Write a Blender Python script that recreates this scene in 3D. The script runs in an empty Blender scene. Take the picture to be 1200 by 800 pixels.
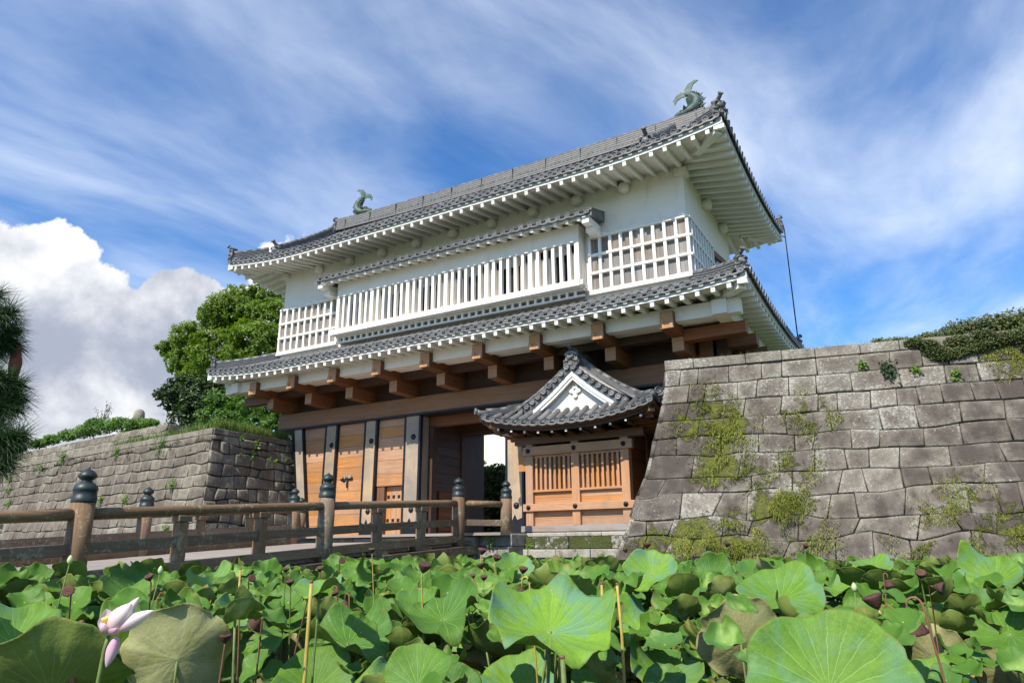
import bpy, bmesh, math, random
from mathutils import Vector, Matrix, noise
random.seed(7)
PI = math.pi
V = Vector
S = bpy.context.scene
C = S.collection

# ------------------------------------------------------------------ camera
YAW, PITCH, ROLL = math.radians(30.0), math.radians(16.46), math.radians(-0.30)
CAM = V((0, 0, -0.55))
FPX = 830.0
_f = V((-math.sin(YAW)*math.cos(PITCH), math.cos(YAW)*math.cos(PITCH), math.sin(PITCH)))
_r = V((math.cos(YAW), math.sin(YAW), 0)); _u = _r.cross(_f)
_r, _u = math.cos(ROLL)*_r + math.sin(ROLL)*_u, -math.sin(ROLL)*_r + math.cos(ROLL)*_u
cam = bpy.data.objects.new('camera', bpy.data.cameras.new('camera')); C.objects.link(cam)
cam.matrix_world = Matrix(((_r.x, _u.x, -_f.x, CAM.x), (_r.y, _u.y, -_f.y, CAM.y), (_r.z, _u.z, -_f.z, CAM.z), (0, 0, 0, 1)))
cam.data.sensor_width = 36.0; cam.data.lens = FPX/1200*36
cam.data.clip_start = 0.05; cam.data.clip_end = 20000
S.camera = cam

def ray(px, py):
    return (px-600)/FPX*_r - (py-400)/FPX*_u + _f
def at_dist(px, py, t):                       # point at forward depth t
    return CAM + ray(px, py)*t
def at_y(px, py, Y):
    d = ray(px, py); return CAM + d*(Y/d.y)

# ------------------------------------------------------------------ sun and sky
L = V((-0.04, -0.695, 0.71)).normalized()
EL = math.asin(L.z); AZ = math.atan2(L.x, L.y)
sun = bpy.data.objects.new('sun', bpy.data.lights.new('sun', 'SUN')); C.objects.link(sun)
sun.data.energy = 4.6; sun.data.angle = math.radians(0.55); sun.data.color = (1.0, 0.91, 0.77)
sun.rotation_euler = L.to_track_quat('Z', 'Y').to_euler(); sun.location = (0, -20, 40)

S.view_settings.view_transform = 'Standard'; S.view_settings.look = 'None'
S.view_settings.exposure = 0.40; S.view_settings.gamma = 1.0; S.view_settings.use_curve_mapping = False
S.render.engine = 'CYCLES'
S.cycles.max_bounces = 7; S.cycles.diffuse_bounces = 3; S.cycles.glossy_bounces = 2
S.cycles.transmission_bounces = 3; S.cycles.transparent_max_bounces = 4
S.cycles.use_denoising = True
S.cycles.sample_clamp_indirect = 6

W = bpy.data.worlds.new('World'); S.world = W; W.use_nodes = True

class NT:
    """small node-tree helper"""
    def __init__(s, tree): s.t = tree; s.n = tree.nodes; s.l = tree.links
    def new(s, typ, **kw):
        n = s.n.new(typ)
        for k, v in kw.items():
            setattr(n, k, v)
        return n
    def put(s, sock, val):
        if isinstance(val, bpy.types.NodeSocket): s.l.new(val, sock)
        elif val is not None: sock.default_value = val
    def math(s, op, a, b=None, c=None, clamp=False):
        n = s.new('ShaderNodeMath', operation=op, use_clamp=clamp)
        s.put(n.inputs[0], a); s.put(n.inputs[1], b)
        if c is not None: s.put(n.inputs[2], c)
        return n.outputs[0]
    def vmath(s, op, a, b=None, out=0):
        n = s.new('ShaderNodeVectorMath', operation=op); s.put(n.inputs[0], a)
        if b is not None: s.put(n.inputs[1], b)
        return n.outputs[out]
    def noise(s, vec, scale, detail=4, rough=0.55, dist=0.0, out='Fac'):
        n = s.new('ShaderNodeTexNoise'); s.put(n.inputs['Vector'], vec); s.put(n.inputs['Scale'], scale)
        n.inputs['Detail'].default_value = detail; n.inputs['Roughness'].default_value = rough
        n.inputs['Distortion'].default_value = dist
        return n.outputs[out]
    def ramp(s, fac, stops, interp='LINEAR'):
        n = s.new('ShaderNodeValToRGB'); n.color_ramp.interpolation = interp
        e = n.color_ramp.elements
        while len(e) < len(stops): e.new(0.5)
        for el, (p, c) in zip(e, stops):
            el.position = p; el.color = c if len(c) == 4 else (*c, 1)
        s.put(n.inputs[0], fac); return n.outputs[0]
    def step(s, x, a, b):                       # smooth 0..1 between a and b
        n = s.new('ShaderNodeMapRange', interpolation_type='SMOOTHSTEP')
        s.put(n.inputs[0], x); n.inputs[1].default_value = a; n.inputs[2].default_value = b
        return n.outputs[0]
    def mix(s, fac, a, b, typ='MIX'):
        n = s.new('ShaderNodeMix', data_type='RGBA', blend_type=typ)
        s.put(n.inputs[0], fac)
        for k, v in ((6, a), (7, b)):
            if isinstance(v, tuple) and len(v) == 3: v = (*v, 1)
            s.put(n.inputs[k], v)
        return n.outputs[2]
    def mapping(s, vec, scale=(1, 1, 1), rot=(0, 0, 0), loc=(0, 0, 0)):
        n = s.new('ShaderNodeMapping'); s.put(n.inputs[0], vec)
        n.inputs['Scale'].default_value = scale; n.inputs['Rotation'].default_value = rot
        n.inputs['Location'].default_value = loc
        return n.outputs[0]

def build_world():
    w = NT(W.node_tree); w.n.clear()
    out = w.new('ShaderNodeOutputWorld'); bg = w.new('ShaderNodeBackground')
    sky = w.new('ShaderNodeTexSky', sky_type='NISHITA'); sky.sun_disc = False
    sky.sun_elevation = EL; sky.sun_rotation = AZ
    sky.air_density = 1.0; sky.dust_density = 0.35; sky.ozone_density = 2.6
    tc = w.new('ShaderNodeTexCoord'); d = tc.outputs['Generated']
    sep = w.new('ShaderNodeSeparateXYZ'); w.put(sep.inputs[0], d)
    zc = w.math('MAXIMUM', sep.outputs[2], 0.03)
    zc = w.math('ADD', zc, 0.06)
    px = w.math('DIVIDE', sep.outputs[0], zc); py = w.math('DIVIDE', sep.outputs[1], zc)
    com = w.new('ShaderNodeCombineXYZ'); w.put(com.inputs[0], px); w.put(com.inputs[1], py)
    plane = com.outputs[0]
    # streaks of cirrus run towards one azimuth
    sd = ray(1225, 645); ang = math.atan2(sd.y, sd.x)
    rot = w.mapping(plane, rot=(0, 0, -ang))
    warp = w.noise(rot, 0.55, 3, 0.5, out='Color')
    wv = w.vmath('SUBTRACT', warp, (0.5, 0.5, 0.5)); wv = w.vmath('MULTIPLY', wv, (0.9, 0.55, 0))
    rp = w.vmath('ADD', rot, wv)
    st = w.mapping(rp, scale=(0.75, 1.45, 1))
    c1 = w.noise(st, 1.1, 9, 0.56, 0.35)
    c2 = w.noise(w.mapping(rp, scale=(0.30, 0.60, 1), loc=(3.1, 1.7, 0)), 1.0, 4, 0.5)
    cc = w.math('ADD', w.math('MULTIPLY', c1, 0.62), w.math('MULTIPLY', c2, 0.62))
    cir = w.step(cc, 0.50, 0.88)
    cir = w.math('MULTIPLY', cir, 0.86)
    # named heaps of cumulus: (pixel x, pixel y, angular size, weight)
    def lobe(px, py, size, wt, sy=None):
        v = ray(px, py).normalized()
        dt = w.vmath('DOT_PRODUCT', w.vmath('NORMALIZE', d), tuple(v), out=1)
        a = w.math('ARCCOSINE', w.math('MINIMUM', dt, 0.99999))
        g = w.step(a, size, size*0.30)
        return w.math('MULTIPLY', g, wt)
    tot = None
    for lb in ((45, 322, 0.10, 1.0), (-40, 318, 0.11, 1.0), (205, 358, 0.085, 1.0), (120, 372, 0.10, 0.9), (150, 440, 0.17, 1.1),
               (20, 460, 0.20, 1.1), (260, 410, 0.11, 0.9), (-120, 420, 0.22, 1.0), (355, 285, 0.045, 0.58), (330, 315, 0.06, .6)):
        g = lobe(*lb); tot = g if tot is None else w.math('MAXIMUM', tot, g)
    nd = w.vmath('NORMALIZE', d)
    cn = w.noise(nd, 10.0, 10, 0.62, 0.2)
    dens = w.math('ADD', tot, w.math('MULTIPLY', w.math('SUBTRACT', cn, 0.5), 1.7))
    cum = w.step(dens, 0.44, 0.57)
    cn2 = w.noise(w.vmath('ADD', nd, (0.0, 0.02, 0.04)), 10.0, 6, 0.58, 0.2)   # density a little higher: lit tops, grey bellies
    big = w.noise(nd, 4.5, 4, 0.5, 0.2)
    lit = w.math('SUBTRACT', cn, cn2)
    lit = w.math('ADD', w.math('MULTIPLY', lit, 1.6), w.math('MULTIPLY', w.math('SUBTRACT', big, 0.5), 2.8))
    hi = w.step(sep.outputs[2], 0.20, 0.38)
    lit = w.math('ADD', lit, w.math('MULTIPLY', hi, 0.85))
    lit = w.step(lit, -0.25, 1.0)
    cumcol = w.mix(lit, (3.2, 3.55, 4.4), (8.8, 8.8, 8.8))
    skc = w.mix(1.0, sky.outputs[0], (0.50, 0.98, 1.42), 'MULTIPLY')
    col = w.mix(cir, skc, (7.6, 8.3, 9.3))
    haze = w.step(sep.outputs[2], 0.26, 0.02)
    col = w.mix(w.math('MULTIPLY', haze, 0.55), col, (6.2, 7.0, 8.6))
    col = w.mix(cum, col, cumcol)
    w.put(bg.inputs[0], col); bg.inputs[1].default_value = 0.105
    w.l.new(bg.outputs[0], out.inputs[0])
build_world()

# ------------------------------------------------------------------ materials
def new_mat(name):
    m = bpy.data.materials.new(name); m.use_nodes = True
    t = NT(m.node_tree); t.n.clear()
    out = t.new('ShaderNodeOutputMaterial'); b = t.new('ShaderNodeBsdfPrincipled')
    t.l.new(b.outputs[0], out.inputs[0])
    t.b = b; t.out = out
    t.obj = t.new('ShaderNodeTexCoord').outputs['Object']
    return m, t
def tone(t):
    a = t.new('ShaderNodeAttribute', attribute_name='tone'); return a
def bump(t, h, strength, dist=0.02):
    n = t.new('ShaderNodeBump'); n.inputs['Strength'].default_value = strength; n.inputs['Distance'].default_value = dist
    t.put(n.inputs['Height'], h); t.l.new(n.outputs[0], t.b.inputs['Normal'])

def mat_wood(name, c_lo, c_hi, axis, grey=None, grey_amt=0.0, rough=0.62, rvar=0.35):
    m, t = new_mat(name)
    sc = {'x': (0.35, 7, 7), 'y': (7, 0.35, 7), 'z': (7, 7, 0.35)}[axis]
    a = tone(t)
    sh = t.vmath('ADD', t.obj, t.vmath('MULTIPLY', a.outputs['Color'], (37, 53, 41)))
    g = t.noise(t.mapping(sh, scale=sc), 2.2, 6, 0.62, 1.2)
    g2 = t.noise(t.mapping(sh, scale=tuple(v*6 for v in sc)), 3.0, 3, 0.6)
    f = t.math('ADD', t.math('MULTIPLY', g, 0.75), t.math('MULTIPLY', g2, 0.25))
    col = t.ramp(f, [(0.32, c_lo), (0.68, c_hi)])
    if grey:
        w = t.noise(t.obj, 0.9, 5, 0.6)
        w = t.math('ADD', w, t.math('MULTIPLY', t.math('SUBTRACT', g, .5), 0.5))
        col = t.mix(t.math('MULTIPLY', t.step(w, 0.62-0.3*grey_amt, 0.78-0.2*grey_amt), 0.85), col, grey)
    sepc = t.new('ShaderNodeSeparateColor'); t.put(sepc.inputs[0], a.outputs['Color'])
    br = t.math('ADD', t.math('MULTIPLY', sepc.outputs[0], rvar), 1-rvar/2)
    hv = t.new('ShaderNodeHueSaturation'); t.put(hv.inputs['Color'], col); t.put(hv.inputs['Value'], br)
    t.put(hv.inputs['Saturation'], t.math('ADD', t.math('MULTIPLY', sepc.outputs[1], 0.3), 0.85))
    t.put(t.b.inputs['Base Color'], hv.outputs[0]); t.b.inputs['Roughness'].default_value = rough
    bump(t, f, 0.35, 0.01)
    return m

def mat_plain(name, col, rough=0.6, metal=0.0, var=0.12, scale=6.0, bmp=0.1, dirt=None, dirt_amt=0.3, spec=0.5):
    m, t = new_mat(name)
    n = t.noise(t.obj, scale, 5, 0.6)
    lo = tuple(c*(1-var) for c in col); hi = tuple(min(1, c*(1+var)) for c in col)
    c = t.ramp(n, [(0.3, lo), (0.7, hi)])
    if dirt:
        dn = t.noise(t.mapping(t.obj, scale=(1.5, 1.5, 0.45)), 1.6, 6, 0.68)
        c = t.mix(t.math('MULTIPLY', t.step(dn, 0.52, 0.75), dirt_amt), c, dirt)
    t.put(t.b.inputs['Base Color'], c); t.b.inputs['Roughness'].default_value = rough
    t.b.inputs['Metallic'].default_value = metal; t.b.inputs['Specular IOR Level'].default_value = spec
    if bmp: bump(t, t.noise(t.obj, scale*4, 4, 0.6), bmp, 0.01)
    return m

def mat_tile():
    m, t = new_mat('roof_tile_grey')
    a = tone(t); sc = t.new('ShaderNodeSeparateColor'); t.put(sc.inputs[0], a.outputs['Color'])
    n = t.noise(t.obj, 3.5, 6, 0.65)
    c = t.ramp(n, [(0.3, (0.088, 0.089, 0.091)), (0.7, (0.185, 0.186, 0.187))])
    sp = t.noise(t.obj, 24, 3, 0.7)
    c = t.mix(t.math('MULTIPLY', t.step(sp, 0.60, 0.72), 0.55), c, (0.30, 0.305, 0.30))
    dk = t.noise(t.obj, 1.1, 4, 0.6)
    c = t.mix(t.math('MULTIPLY', t.step(dk, 0.5, 0.75), 0.4), c, (0.055, 0.057, 0.06))
    hv = t.new('ShaderNodeHueSaturation'); t.put(hv.inputs['Color'], c)
    t.put(hv.inputs['Value'], t.math('ADD', t.math('MULTIPLY', sc.outputs[0], 0.8), 0.6))
    t.put(t.b.inputs['Base Color'], hv.outputs[0]); t.b.inputs['Roughness'].default_value = 0.48
    bump(t, sp, 0.2, 0.01)
    return m

def mat_stone(name, c1, c2, c3, moss_hi, lichen=0.5, streak=0.5):
    """c1 light grey, c2 mid, c3 dark purple-brown; attribute tone = (value, dark share, moss)"""
    m, t = new_mat(name)
    a = tone(t); sc = t.new('ShaderNodeSeparateColor'); t.put(sc.inputs[0], a.outputs['Color'])
    o = t.obj
    big = t.noise(o, 0.55, 5, 0.6); mid = t.noise(o, 3.2, 6, 0.66); fine = t.noise(o, 26, 4, 0.7)
    k = t.math('ADD', t.math('MULTIPLY', sc.outputs[0], 0.7), t.math('MULTIPLY', mid, 0.5))
    c = t.ramp(k, [(0.2, c2), (0.9, c1)])
    dk = t.math('ADD', t.math('MULTIPLY', sc.outputs[1], 0.46), t.math('MULTIPLY', big, 0.85))
    stk = t.noise(t.mapping(o, scale=(2.2, 2.2, 0.30)), 1.6, 4, 0.6)
    dk = t.math('ADD', dk, t.math('MULTIPLY', t.math('SUBTRACT', stk, 0.5), streak))
    dk = t.math('ADD', dk, t.math('MULTIPLY', t.math('SUBTRACT', mid, 0.5), 0.9))
    c = t.mix(t.math('MULTIPLY', t.step(dk, 0.28, 0.92), 0.95), c, c3)
    lc = t.math('ADD', t.noise(o, 15, 7, 0.8, 0.5), t.math('MULTIPLY', t.math('SUBTRACT', big, 0.5), -0.5))
    lc = t.math('SUBTRACT', lc, t.math('MULTIPLY', sc.outputs[1], 0.16)); lc = t.math('ADD', lc, 0.045)
    c = t.mix(t.math('MULTIPLY', t.step(lc, 0.555, 0.62), lichen), c, (0.47, 0.465, 0.42))
    c = t.mix(t.math('MULTIPLY', t.step(fine, 0.55, 0.75), 0.35), c, (0.05, 0.045, 0.04))
    mo = t.math('ADD', sc.outputs[2], t.math('MULTIPLY', t.math('SUBTRACT', t.noise(o, 3.0, 7, 0.72, 0.6), 0.5), 1.5))
    mf = t.step(mo, 0.50, 0.66)
    mc = t.ramp(t.noise(o, 14, 4, 0.7), [(0.3, tuple(v*0.45 for v in moss_hi)), (0.7, moss_hi)])
    c = t.mix(t.math('MULTIPLY', mf, 0.93), c, mc)
    t.put(t.b.inputs['Base Color'], c); t.b.inputs['Roughness'].default_value = 0.88
    t.b.inputs['Specular IOR Level'].default_value = 0.25
    h = t.math('ADD', t.math('MULTIPLY', mid, 0.7), t.math('MULTIPLY', fine, 0.22))
    h = t.math('ADD', h, t.math('MULTIPLY', t.math('MULTIPLY', mf, fine), 0.9))
    bump(t, h, 1.0, 0.09)
    return m

def mat_leaf(name, lo, hi, trans=0.3, rough=0.5, dead=None):
    m, t = new_mat(name)
    a = tone(t); sc = t.new('ShaderNodeSeparateColor'); t.put(sc.inputs[0], a.outputs['Color'])
    c = t.ramp(sc.outputs[0], [(0.0, lo), (1.0, hi)])
    if dead: c = t.mix(t.step(sc.outputs[1], 0.90, 0.96), c, dead)
    t.put(t.b.inputs['Base Color'], c); t.b.inputs['Roughness'].default_value = rough
    tr = t.new('ShaderNodeBsdfTranslucent'); t.put(tr.inputs[0], t.mix(1.0, c, (1.5, 1.6, 0.6), 'MULTIPLY'))
    ms = t.new('ShaderNodeMixShader'); ms.inputs[0].default_value = trans
    t.l.new(t.b.outputs[0], ms.inputs[1]); t.l.new(tr.outputs[0], ms.inputs[2]); t.l.new(ms.outputs[0], t.out.inputs[0])
    return m

def mat_lotus(name, lo, hi, vein, bloom, edge, trans, edge_amt=0.8, rough=0.5):
    """leaf blade: radial veins from object space, per-leaf hue, browned rim"""
    m, t = new_mat(name)
    oi = t.new('ShaderNodeObjectInfo')
    a = tone(t); sc = t.new('ShaderNodeSeparateColor'); t.put(sc.inputs[0], a.outputs['Color'])
    r = sc.outputs[0]; age = sc.outputs[1]
    sep = t.new('ShaderNodeSeparateXYZ'); t.put(sep.inputs[0], t.obj)
    ang = t.math('ARCTAN2', sep.outputs[1], sep.outputs[0])
    wob = t.noise(t.obj, 5.0, 3, 0.5)
    s1 = t.math('ABSOLUTE', t.math('SINE', t.math('ADD', t.math('MULTIPLY', ang, 10.0), t.math('MULTIPLY', wob, 1.2))))
    vw = t.math('DIVIDE', 0.040, t.math('ADD', r, 0.08))
    v1 = t.math('SUBTRACT', 1.0, t.math('DIVIDE', s1, t.math('MULTIPLY', vw, 2.2)), clamp=True)
    v1 = t.math('MULTIPLY', v1, t.step(r, 1.05, 0.6))
    s2 = t.math('ABSOLUTE', t.math('SINE', t.math('ADD', t.math('MULTIPLY', ang, 30.0), t.math('MULTIPLY', t.noise(t.obj, 6.0, 3, 0.6), 5.0))))
    v2 = t.math('MULTIPLY', t.math('SUBTRACT', 1.0, t.math('DIVIDE', s2, 0.22), clamp=True), t.math('MULTIPLY', t.step(r, 0.4, 0.7), 0.35))
    v1 = t.math('MAXIMUM', v1, v2)
    rib_shade = t.math('MULTIPLY', t.math('COSINE', t.math('MULTIPLY', ang, 20.0)), t.step(r, 0.05, 0.5))  # radial groove shading, painted into the leaf colour
    n = t.noise(t.vmath('ADD', t.obj, t.vmath('MULTIPLY', oi.outputs['Location'], (1, 1, 1))), 3.0, 5, 0.6)
    k = t.math('ADD', t.math('MULTIPLY', oi.outputs['Random'], 0.65), t.math('MULTIPLY', n, 0.5))
    c = t.ramp(k, [(0.15, lo), (0.95, hi)])
    c = t.mix(t.math('MULTIPLY', t.math('ADD', t.math('MULTIPLY', rib_shade, 0.5), 0.5), 0.22), c, lo)
    c = t.mix(t.math('MULTIPLY', t.step(t.noise(t.obj, 16, 6, 0.7), 0.45, 0.75), 0.35), c, lo)
    bl = t.noise(t.obj, 2.0, 3, 0.6, 0.4)
    c = t.mix(t.math('MULTIPLY', t.step(bl, 0.45, 0.72), t.math('ADD', 0.18, t.math('MULTIPLY', t.step(oi.outputs['Random'], 0.3, 0.8), 0.72))), c, bloom)
    dots = t.noise(t.obj, 34, 2, 0.6)
    c = t.mix(t.math('MULTIPLY', t.step(dots, 0.70, 0.76), 0.5), c, (0.22, 0.17, 0.05))
    yel = t.math('MULTIPLY', age, t.math('ADD', t.math('MULTIPLY', r, 0.8), 0.25))
    yel = t.math('ADD', yel, t.math('MULTIPLY', t.math('SUBTRACT', t.noise(t.obj, 4, 5, 0.65), 0.5), 0.9))
    c = t.mix(t.step(yel, 0.50, 0.95), c, (0.42, 0.36, 0.05))
    eb = t.math('ADD', r, t.math('MULTIPLY', t.math('SUBTRACT', t.noise(t.obj, 7, 5, 0.7), 0.5), 0.55))
    eb = t.math('ADD', eb, t.math('MULTIPLY', age, 0.12))
    c = t.mix(t.math('MULTIPLY', t.step(eb, 0.97, 1.08), edge_amt), c, edge)
    c = t.mix(t.math('MULTIPLY', v1, 0.85), c, vein)
    ctr = t.step(r, 0.06, 0.02)
    c = t.mix(ctr, c, (0.45, 0.5, 0.2))
    t.put(t.b.inputs['Base Color'], c); t.b.inputs['Roughness'].default_value = rough
    t.b.inputs['Specular IOR Level'].default_value = 0.22
    h = t.noise(t.obj, 7, 6, 0.68)
    bump(t, h, 0.35, 0.02)
    tr = t.new('ShaderNodeBsdfTranslucent'); t.put(tr.inputs[0], t.mix(1.0, c, (1.35, 1.5, 0.25), 'MULTIPLY'))
    ms = t.new('ShaderNodeMixShader'); ms.inputs[0].default_value = trans
    t.l.new(t.b.outputs[0], ms.inputs[1]); t.l.new(tr.outputs[0], ms.inputs[2]); t.l.new(ms.outputs[0], t.out.inputs[0])
    return m

M = {}
M['plaster'] = mat_plain('white_plaster', (0.86, 0.785, 0.69), 0.75, var=0.04, scale=1.2, bmp=0.12, dirt=(0.56, 0.53, 0.46), dirt_amt=0.45)
M['white_wood'] = mat_plain('white_painted_wood', (0.86, 0.825, 0.755), 0.6, var=0.03, scale=2.5, bmp=0.08, dirt=(0.64, 0.63, 0.59), dirt_amt=0.22)
M['eave_grey'] = mat_plain('grey_eave_board', (0.56, 0.55, 0.53), 0.7, var=0.06, scale=2, bmp=0.08)
M['tile'] = mat_tile()
M['tile_light'] = mat_plain('pale_ridge_tile', (0.185, 0.183, 0.178), 0.6, var=0.2, scale=5, bmp=0.2, dirt=(0.16, 0.16, 0.16), dirt_amt=0.4)
for ax in 'xyz':
    M['wood_'+ax] = mat_wood('orange_timber_'+ax, (0.36, 0.155, 0.062), (0.60, 0.325, 0.155), ax, (0.34, 0.205, 0.115), 0.45, rvar=0.22)
    M['brown_'+ax] = mat_wood('brown_timber_'+ax, (0.140, 0.044, 0.012), (0.265, 0.100, 0.031), ax, (0.17, 0.10, 0.06), 0.25)
    M['grey_'+ax] = mat_wood('weathered_timber_'+ax, (0.30, 0.215, 0.135), (0.52, 0.40, 0.27), ax, (0.26, 0.22, 0.18), 0.7)
    M['dark_'+ax] = mat_wood('dark_timber_'+ax, (0.045, 0.018, 0.009), (0.10, 0.045, 0.021), ax, (0.085, 0.06, 0.04), 0.3)  # dark wood; also carries painted shade for the passage and ceilings
    M['board_'+ax] = mat_wood('grey_board_'+ax, (0.16, 0.125, 0.10), (0.30, 0.245, 0.205), ax, (0.24, 0.235, 0.23), 0.8, rvar=0.5)
    M['bridge_'+ax] = mat_wood('lichen_timber_'+ax, (0.115, 0.066, 0.036), (0.265, 0.170, 0.100), ax, (0.18, 0.13, 0.075), 0.5)
# pale lichen on the bridge timbers
for ax in 'xyz':
    t = NT(M['bridge_'+ax].node_tree); b = [n for n in t.n if n.type == 'BSDF_PRINCIPLED'][0]
    src = b.inputs['Base Color'].links[0].from_socket
    o = t.new('ShaderNodeTexCoord').outputs['Object']
    ln = t.math('ADD', t.noise(o, 12, 6, 0.72, 0.6), t.math('MULTIPLY', t.math('SUBTRACT', t.noise(o, 1.4, 4, 0.6), 0.5), 0.55))
    c = t.mix(t.math('MULTIPLY', t.step(ln, 0.575, 0.63), 0.8), src, (0.31, 0.29, 0.19))
    g = t.noise(o, 2.0, 5, 0.65)
    c = t.mix(t.math('MULTIPLY', t.step(g, 0.55, 0.75), 0.5), c, (0.10, 0.105, 0.04))
    t.put(b.inputs['Base Color'], c); b.inputs['Roughness'].default_value = 0.75
M['lintel'] = mat_wood('lintel_timber', (0.19, 0.080, 0.030), (0.34, 0.165, 0.070), 'x', (0.24, 0.14, 0.075), 0.3)
M['deck'] = mat_wood('pale_deck_plank', (0.27, 0.225, 0.19), (0.40, 0.345, 0.30), 'x', (0.33, 0.30, 0.27), 0.6)
M['iron'] = mat_plain('black_iron', (0.020, 0.021, 0.026), 0.42, 0.5, var=0.3, scale=8, bmp=0.1)
M['steel'] = mat_plain('pale_steel', (0.55, 0.55, 0.54), 0.4, 0.6)
M['verdigris'] = mat_plain('verdigris_bronze', (0.10, 0.14, 0.122), 0.65, 0.25, var=0.45, scale=5, bmp=0.3, dirt=(0.045, 0.06, 0.055), dirt_amt=0.8)
M['cap'] = mat_plain('dark_green_bronze', (0.042, 0.056, 0.058), 0.48, 0.5, var=0.35, scale=4, bmp=0.1, dirt=(0.055, 0.085, 0.075), dirt_amt=0.6)
M['black'] = mat_plain('dark_interior', (0.012, 0.010, 0.009), 0.9, bmp=0)  # near-black colour standing in for unlit interiors
M['stone'] = mat_stone('moss_stone', (0.315, 0.288, 0.235), (0.195, 0.170, 0.138), (0.082, 0.066, 0.056), (0.25, 0.275, 0.05), 0.7)
M['stone_b'] = mat_stone('tan_stone', (0.33, 0.305, 0.235), (0.22, 0.195, 0.150), (0.128, 0.104, 0.088), (0.15, 0.18, 0.04), 0.35, 0.6)
M['plinth'] = mat_stone('mossy_plinth_stone', (0.50, 0.48, 0.42), (0.30, 0.28, 0.23), (0.15, 0.125, 0.09), (0.115, 0.15, 0.022), 0.4)
M['gap'] = mat_plain('earth_joint', (0.030, 0.026, 0.018), 0.95, var=0.5, scale=3)
M['earth'] = mat_plain('bare_earth', (0.20, 0.165, 0.12), 0.95, var=0.3, scale=1.2, bmp=0.4)
M['grass_soil'] = mat_plain('grassy_ground', (0.07, 0.11, 0.03), 0.95, var=0.5, scale=2.0, bmp=0.5)
M['gravel'] = mat_plain('pale_gravel', (0.42, 0.39, 0.34), 0.95, var=0.2, scale=20, bmp=0.4)
M['cream'] = mat_plain('cream_render', (0.78, 0.755, 0.66), 0.8, var=0.04, scale=1.0, bmp=0.05)
M['leaf_tree'] = mat_leaf('broad_tree_leaf', (0.060, 0.115, 0.012), (0.20, 0.30, 0.030), 0.38)
M['leaf_dark'] = mat_leaf('dark_tree_leaf', (0.016, 0.040, 0.010), (0.05, 0.10, 0.020), 0.2)
M['leaf_light'] = mat_leaf('light_shrub_leaf', (0.035, 0.10, 0.016), (0.14, 0.26, 0.04), 0.35)
M['leaf_ivy'] = mat_leaf('ivy_leaf', (0.035, 0.058, 0.012), (0.105, 0.140, 0.030), 0.15, dead=(0.18, 0.12, 0.05))
M['leaf_far'] = mat_leaf('far_wood_leaf', (0.025, 0.05, 0.018), (0.07, 0.115, 0.035), 0.1)
M['grass'] = mat_leaf('grass_blade', (0.05, 0.10, 0.014), (0.18, 0.28, 0.05), 0.3, dead=(0.35, 0.30, 0.13))
M['weed'] = mat_leaf('wall_weed_leaf', (0.07, 0.15, 0.015), (0.20, 0.33, 0.04), 0.3)
M['mossleaf'] = mat_leaf('moss_frond', (0.14, 0.17, 0.020), (0.33, 0.37, 0.055), 0.2, 0.8, dead=(0.30, 0.27, 0.09))
M['needle'] = mat_leaf('pine_needle', (0.006, 0.026, 0.003), (0.024, 0.085, 0.010), 0.12)
M['bark'] = mat_plain('brown_bark', (0.10, 0.065, 0.045), 0.9, var=0.4, scale=9, bmp=0.6)
M['bark_red'] = mat_plain('red_pine_bark', (0.17, 0.045, 0.022), 0.9, var=0.4, scale=14, bmp=0.6)
M['lotus_top'] = mat_lotus('lotus_leaf_face', (0.045, 0.140, 0.018), (0.220, 0.395, 0.040), (0.30, 0.46, 0.12), (0.140, 0.300, 0.190), (0.24, 0.17, 0.05), 0.20)
M['lotus_back'] = mat_lotus('lotus_leaf_underside', (0.17, 0.24, 0.045), (0.34, 0.40, 0.11), (0.42, 0.45, 0.20), (0.20, 0.27, 0.07), (0.25, 0.19, 0.06), 0.25)
M['lotus_pale'] = mat_lotus('olive_leaf_underside', (0.36, 0.37, 0.16), (0.42, 0.42, 0.20), (0.50, 0.50, 0.28), (0.33, 0.33, 0.11), (0.32, 0.22, 0.09), 0.15)
M['lotus_dry'] = mat_lotus('withered_leaf', (0.30, 0.22, 0.06), (0.45, 0.36, 0.12), (0.42, 0.36, 0.18), (0.36, 0.16, 0.05), (0.22, 0.09, 0.03), 0.2)
M['stem'] = mat_plain('green_stem', (0.13, 0.18, 0.045), 0.6, var=0.35, scale=10)
M['stem_y'] = mat_plain('yellow_stem', (0.42, 0.32, 0.07), 0.6, var=0.3, scale=10)
M['stem_b'] = mat_plain('brown_stem', (0.20, 0.095, 0.045), 0.7, var=0.3, scale=10)
M['pod'] = mat_plain('brown_seed_pod', (0.085, 0.036, 0.026), 0.8, var=0.4, scale=30, bmp=0.5, dirt=(0.20, 0.085, 0.06), dirt_amt=0.6)
M['petal'] = mat_leaf('lotus_petal', (0.70, 0.38, 0.55), (0.86, 0.76, 0.82), 0.25, 0.5)
M['petal_y'] = mat_plain('yellow_pod', (0.62, 0.50, 0.10), 0.6)
M['bud'] = mat_plain('pale_green_bud', (0.50, 0.58, 0.28), 0.6)
M['water'] = mat_plain('dark_water', (0.012, 0.016, 0.008), 0.08, var=0.3, scale=2, bmp=0.02)
M['far_hill'] = mat_plain('far_hill_ground', (0.05, 0.075, 0.03), 0.95, var=0.4, scale=0.2)

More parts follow.
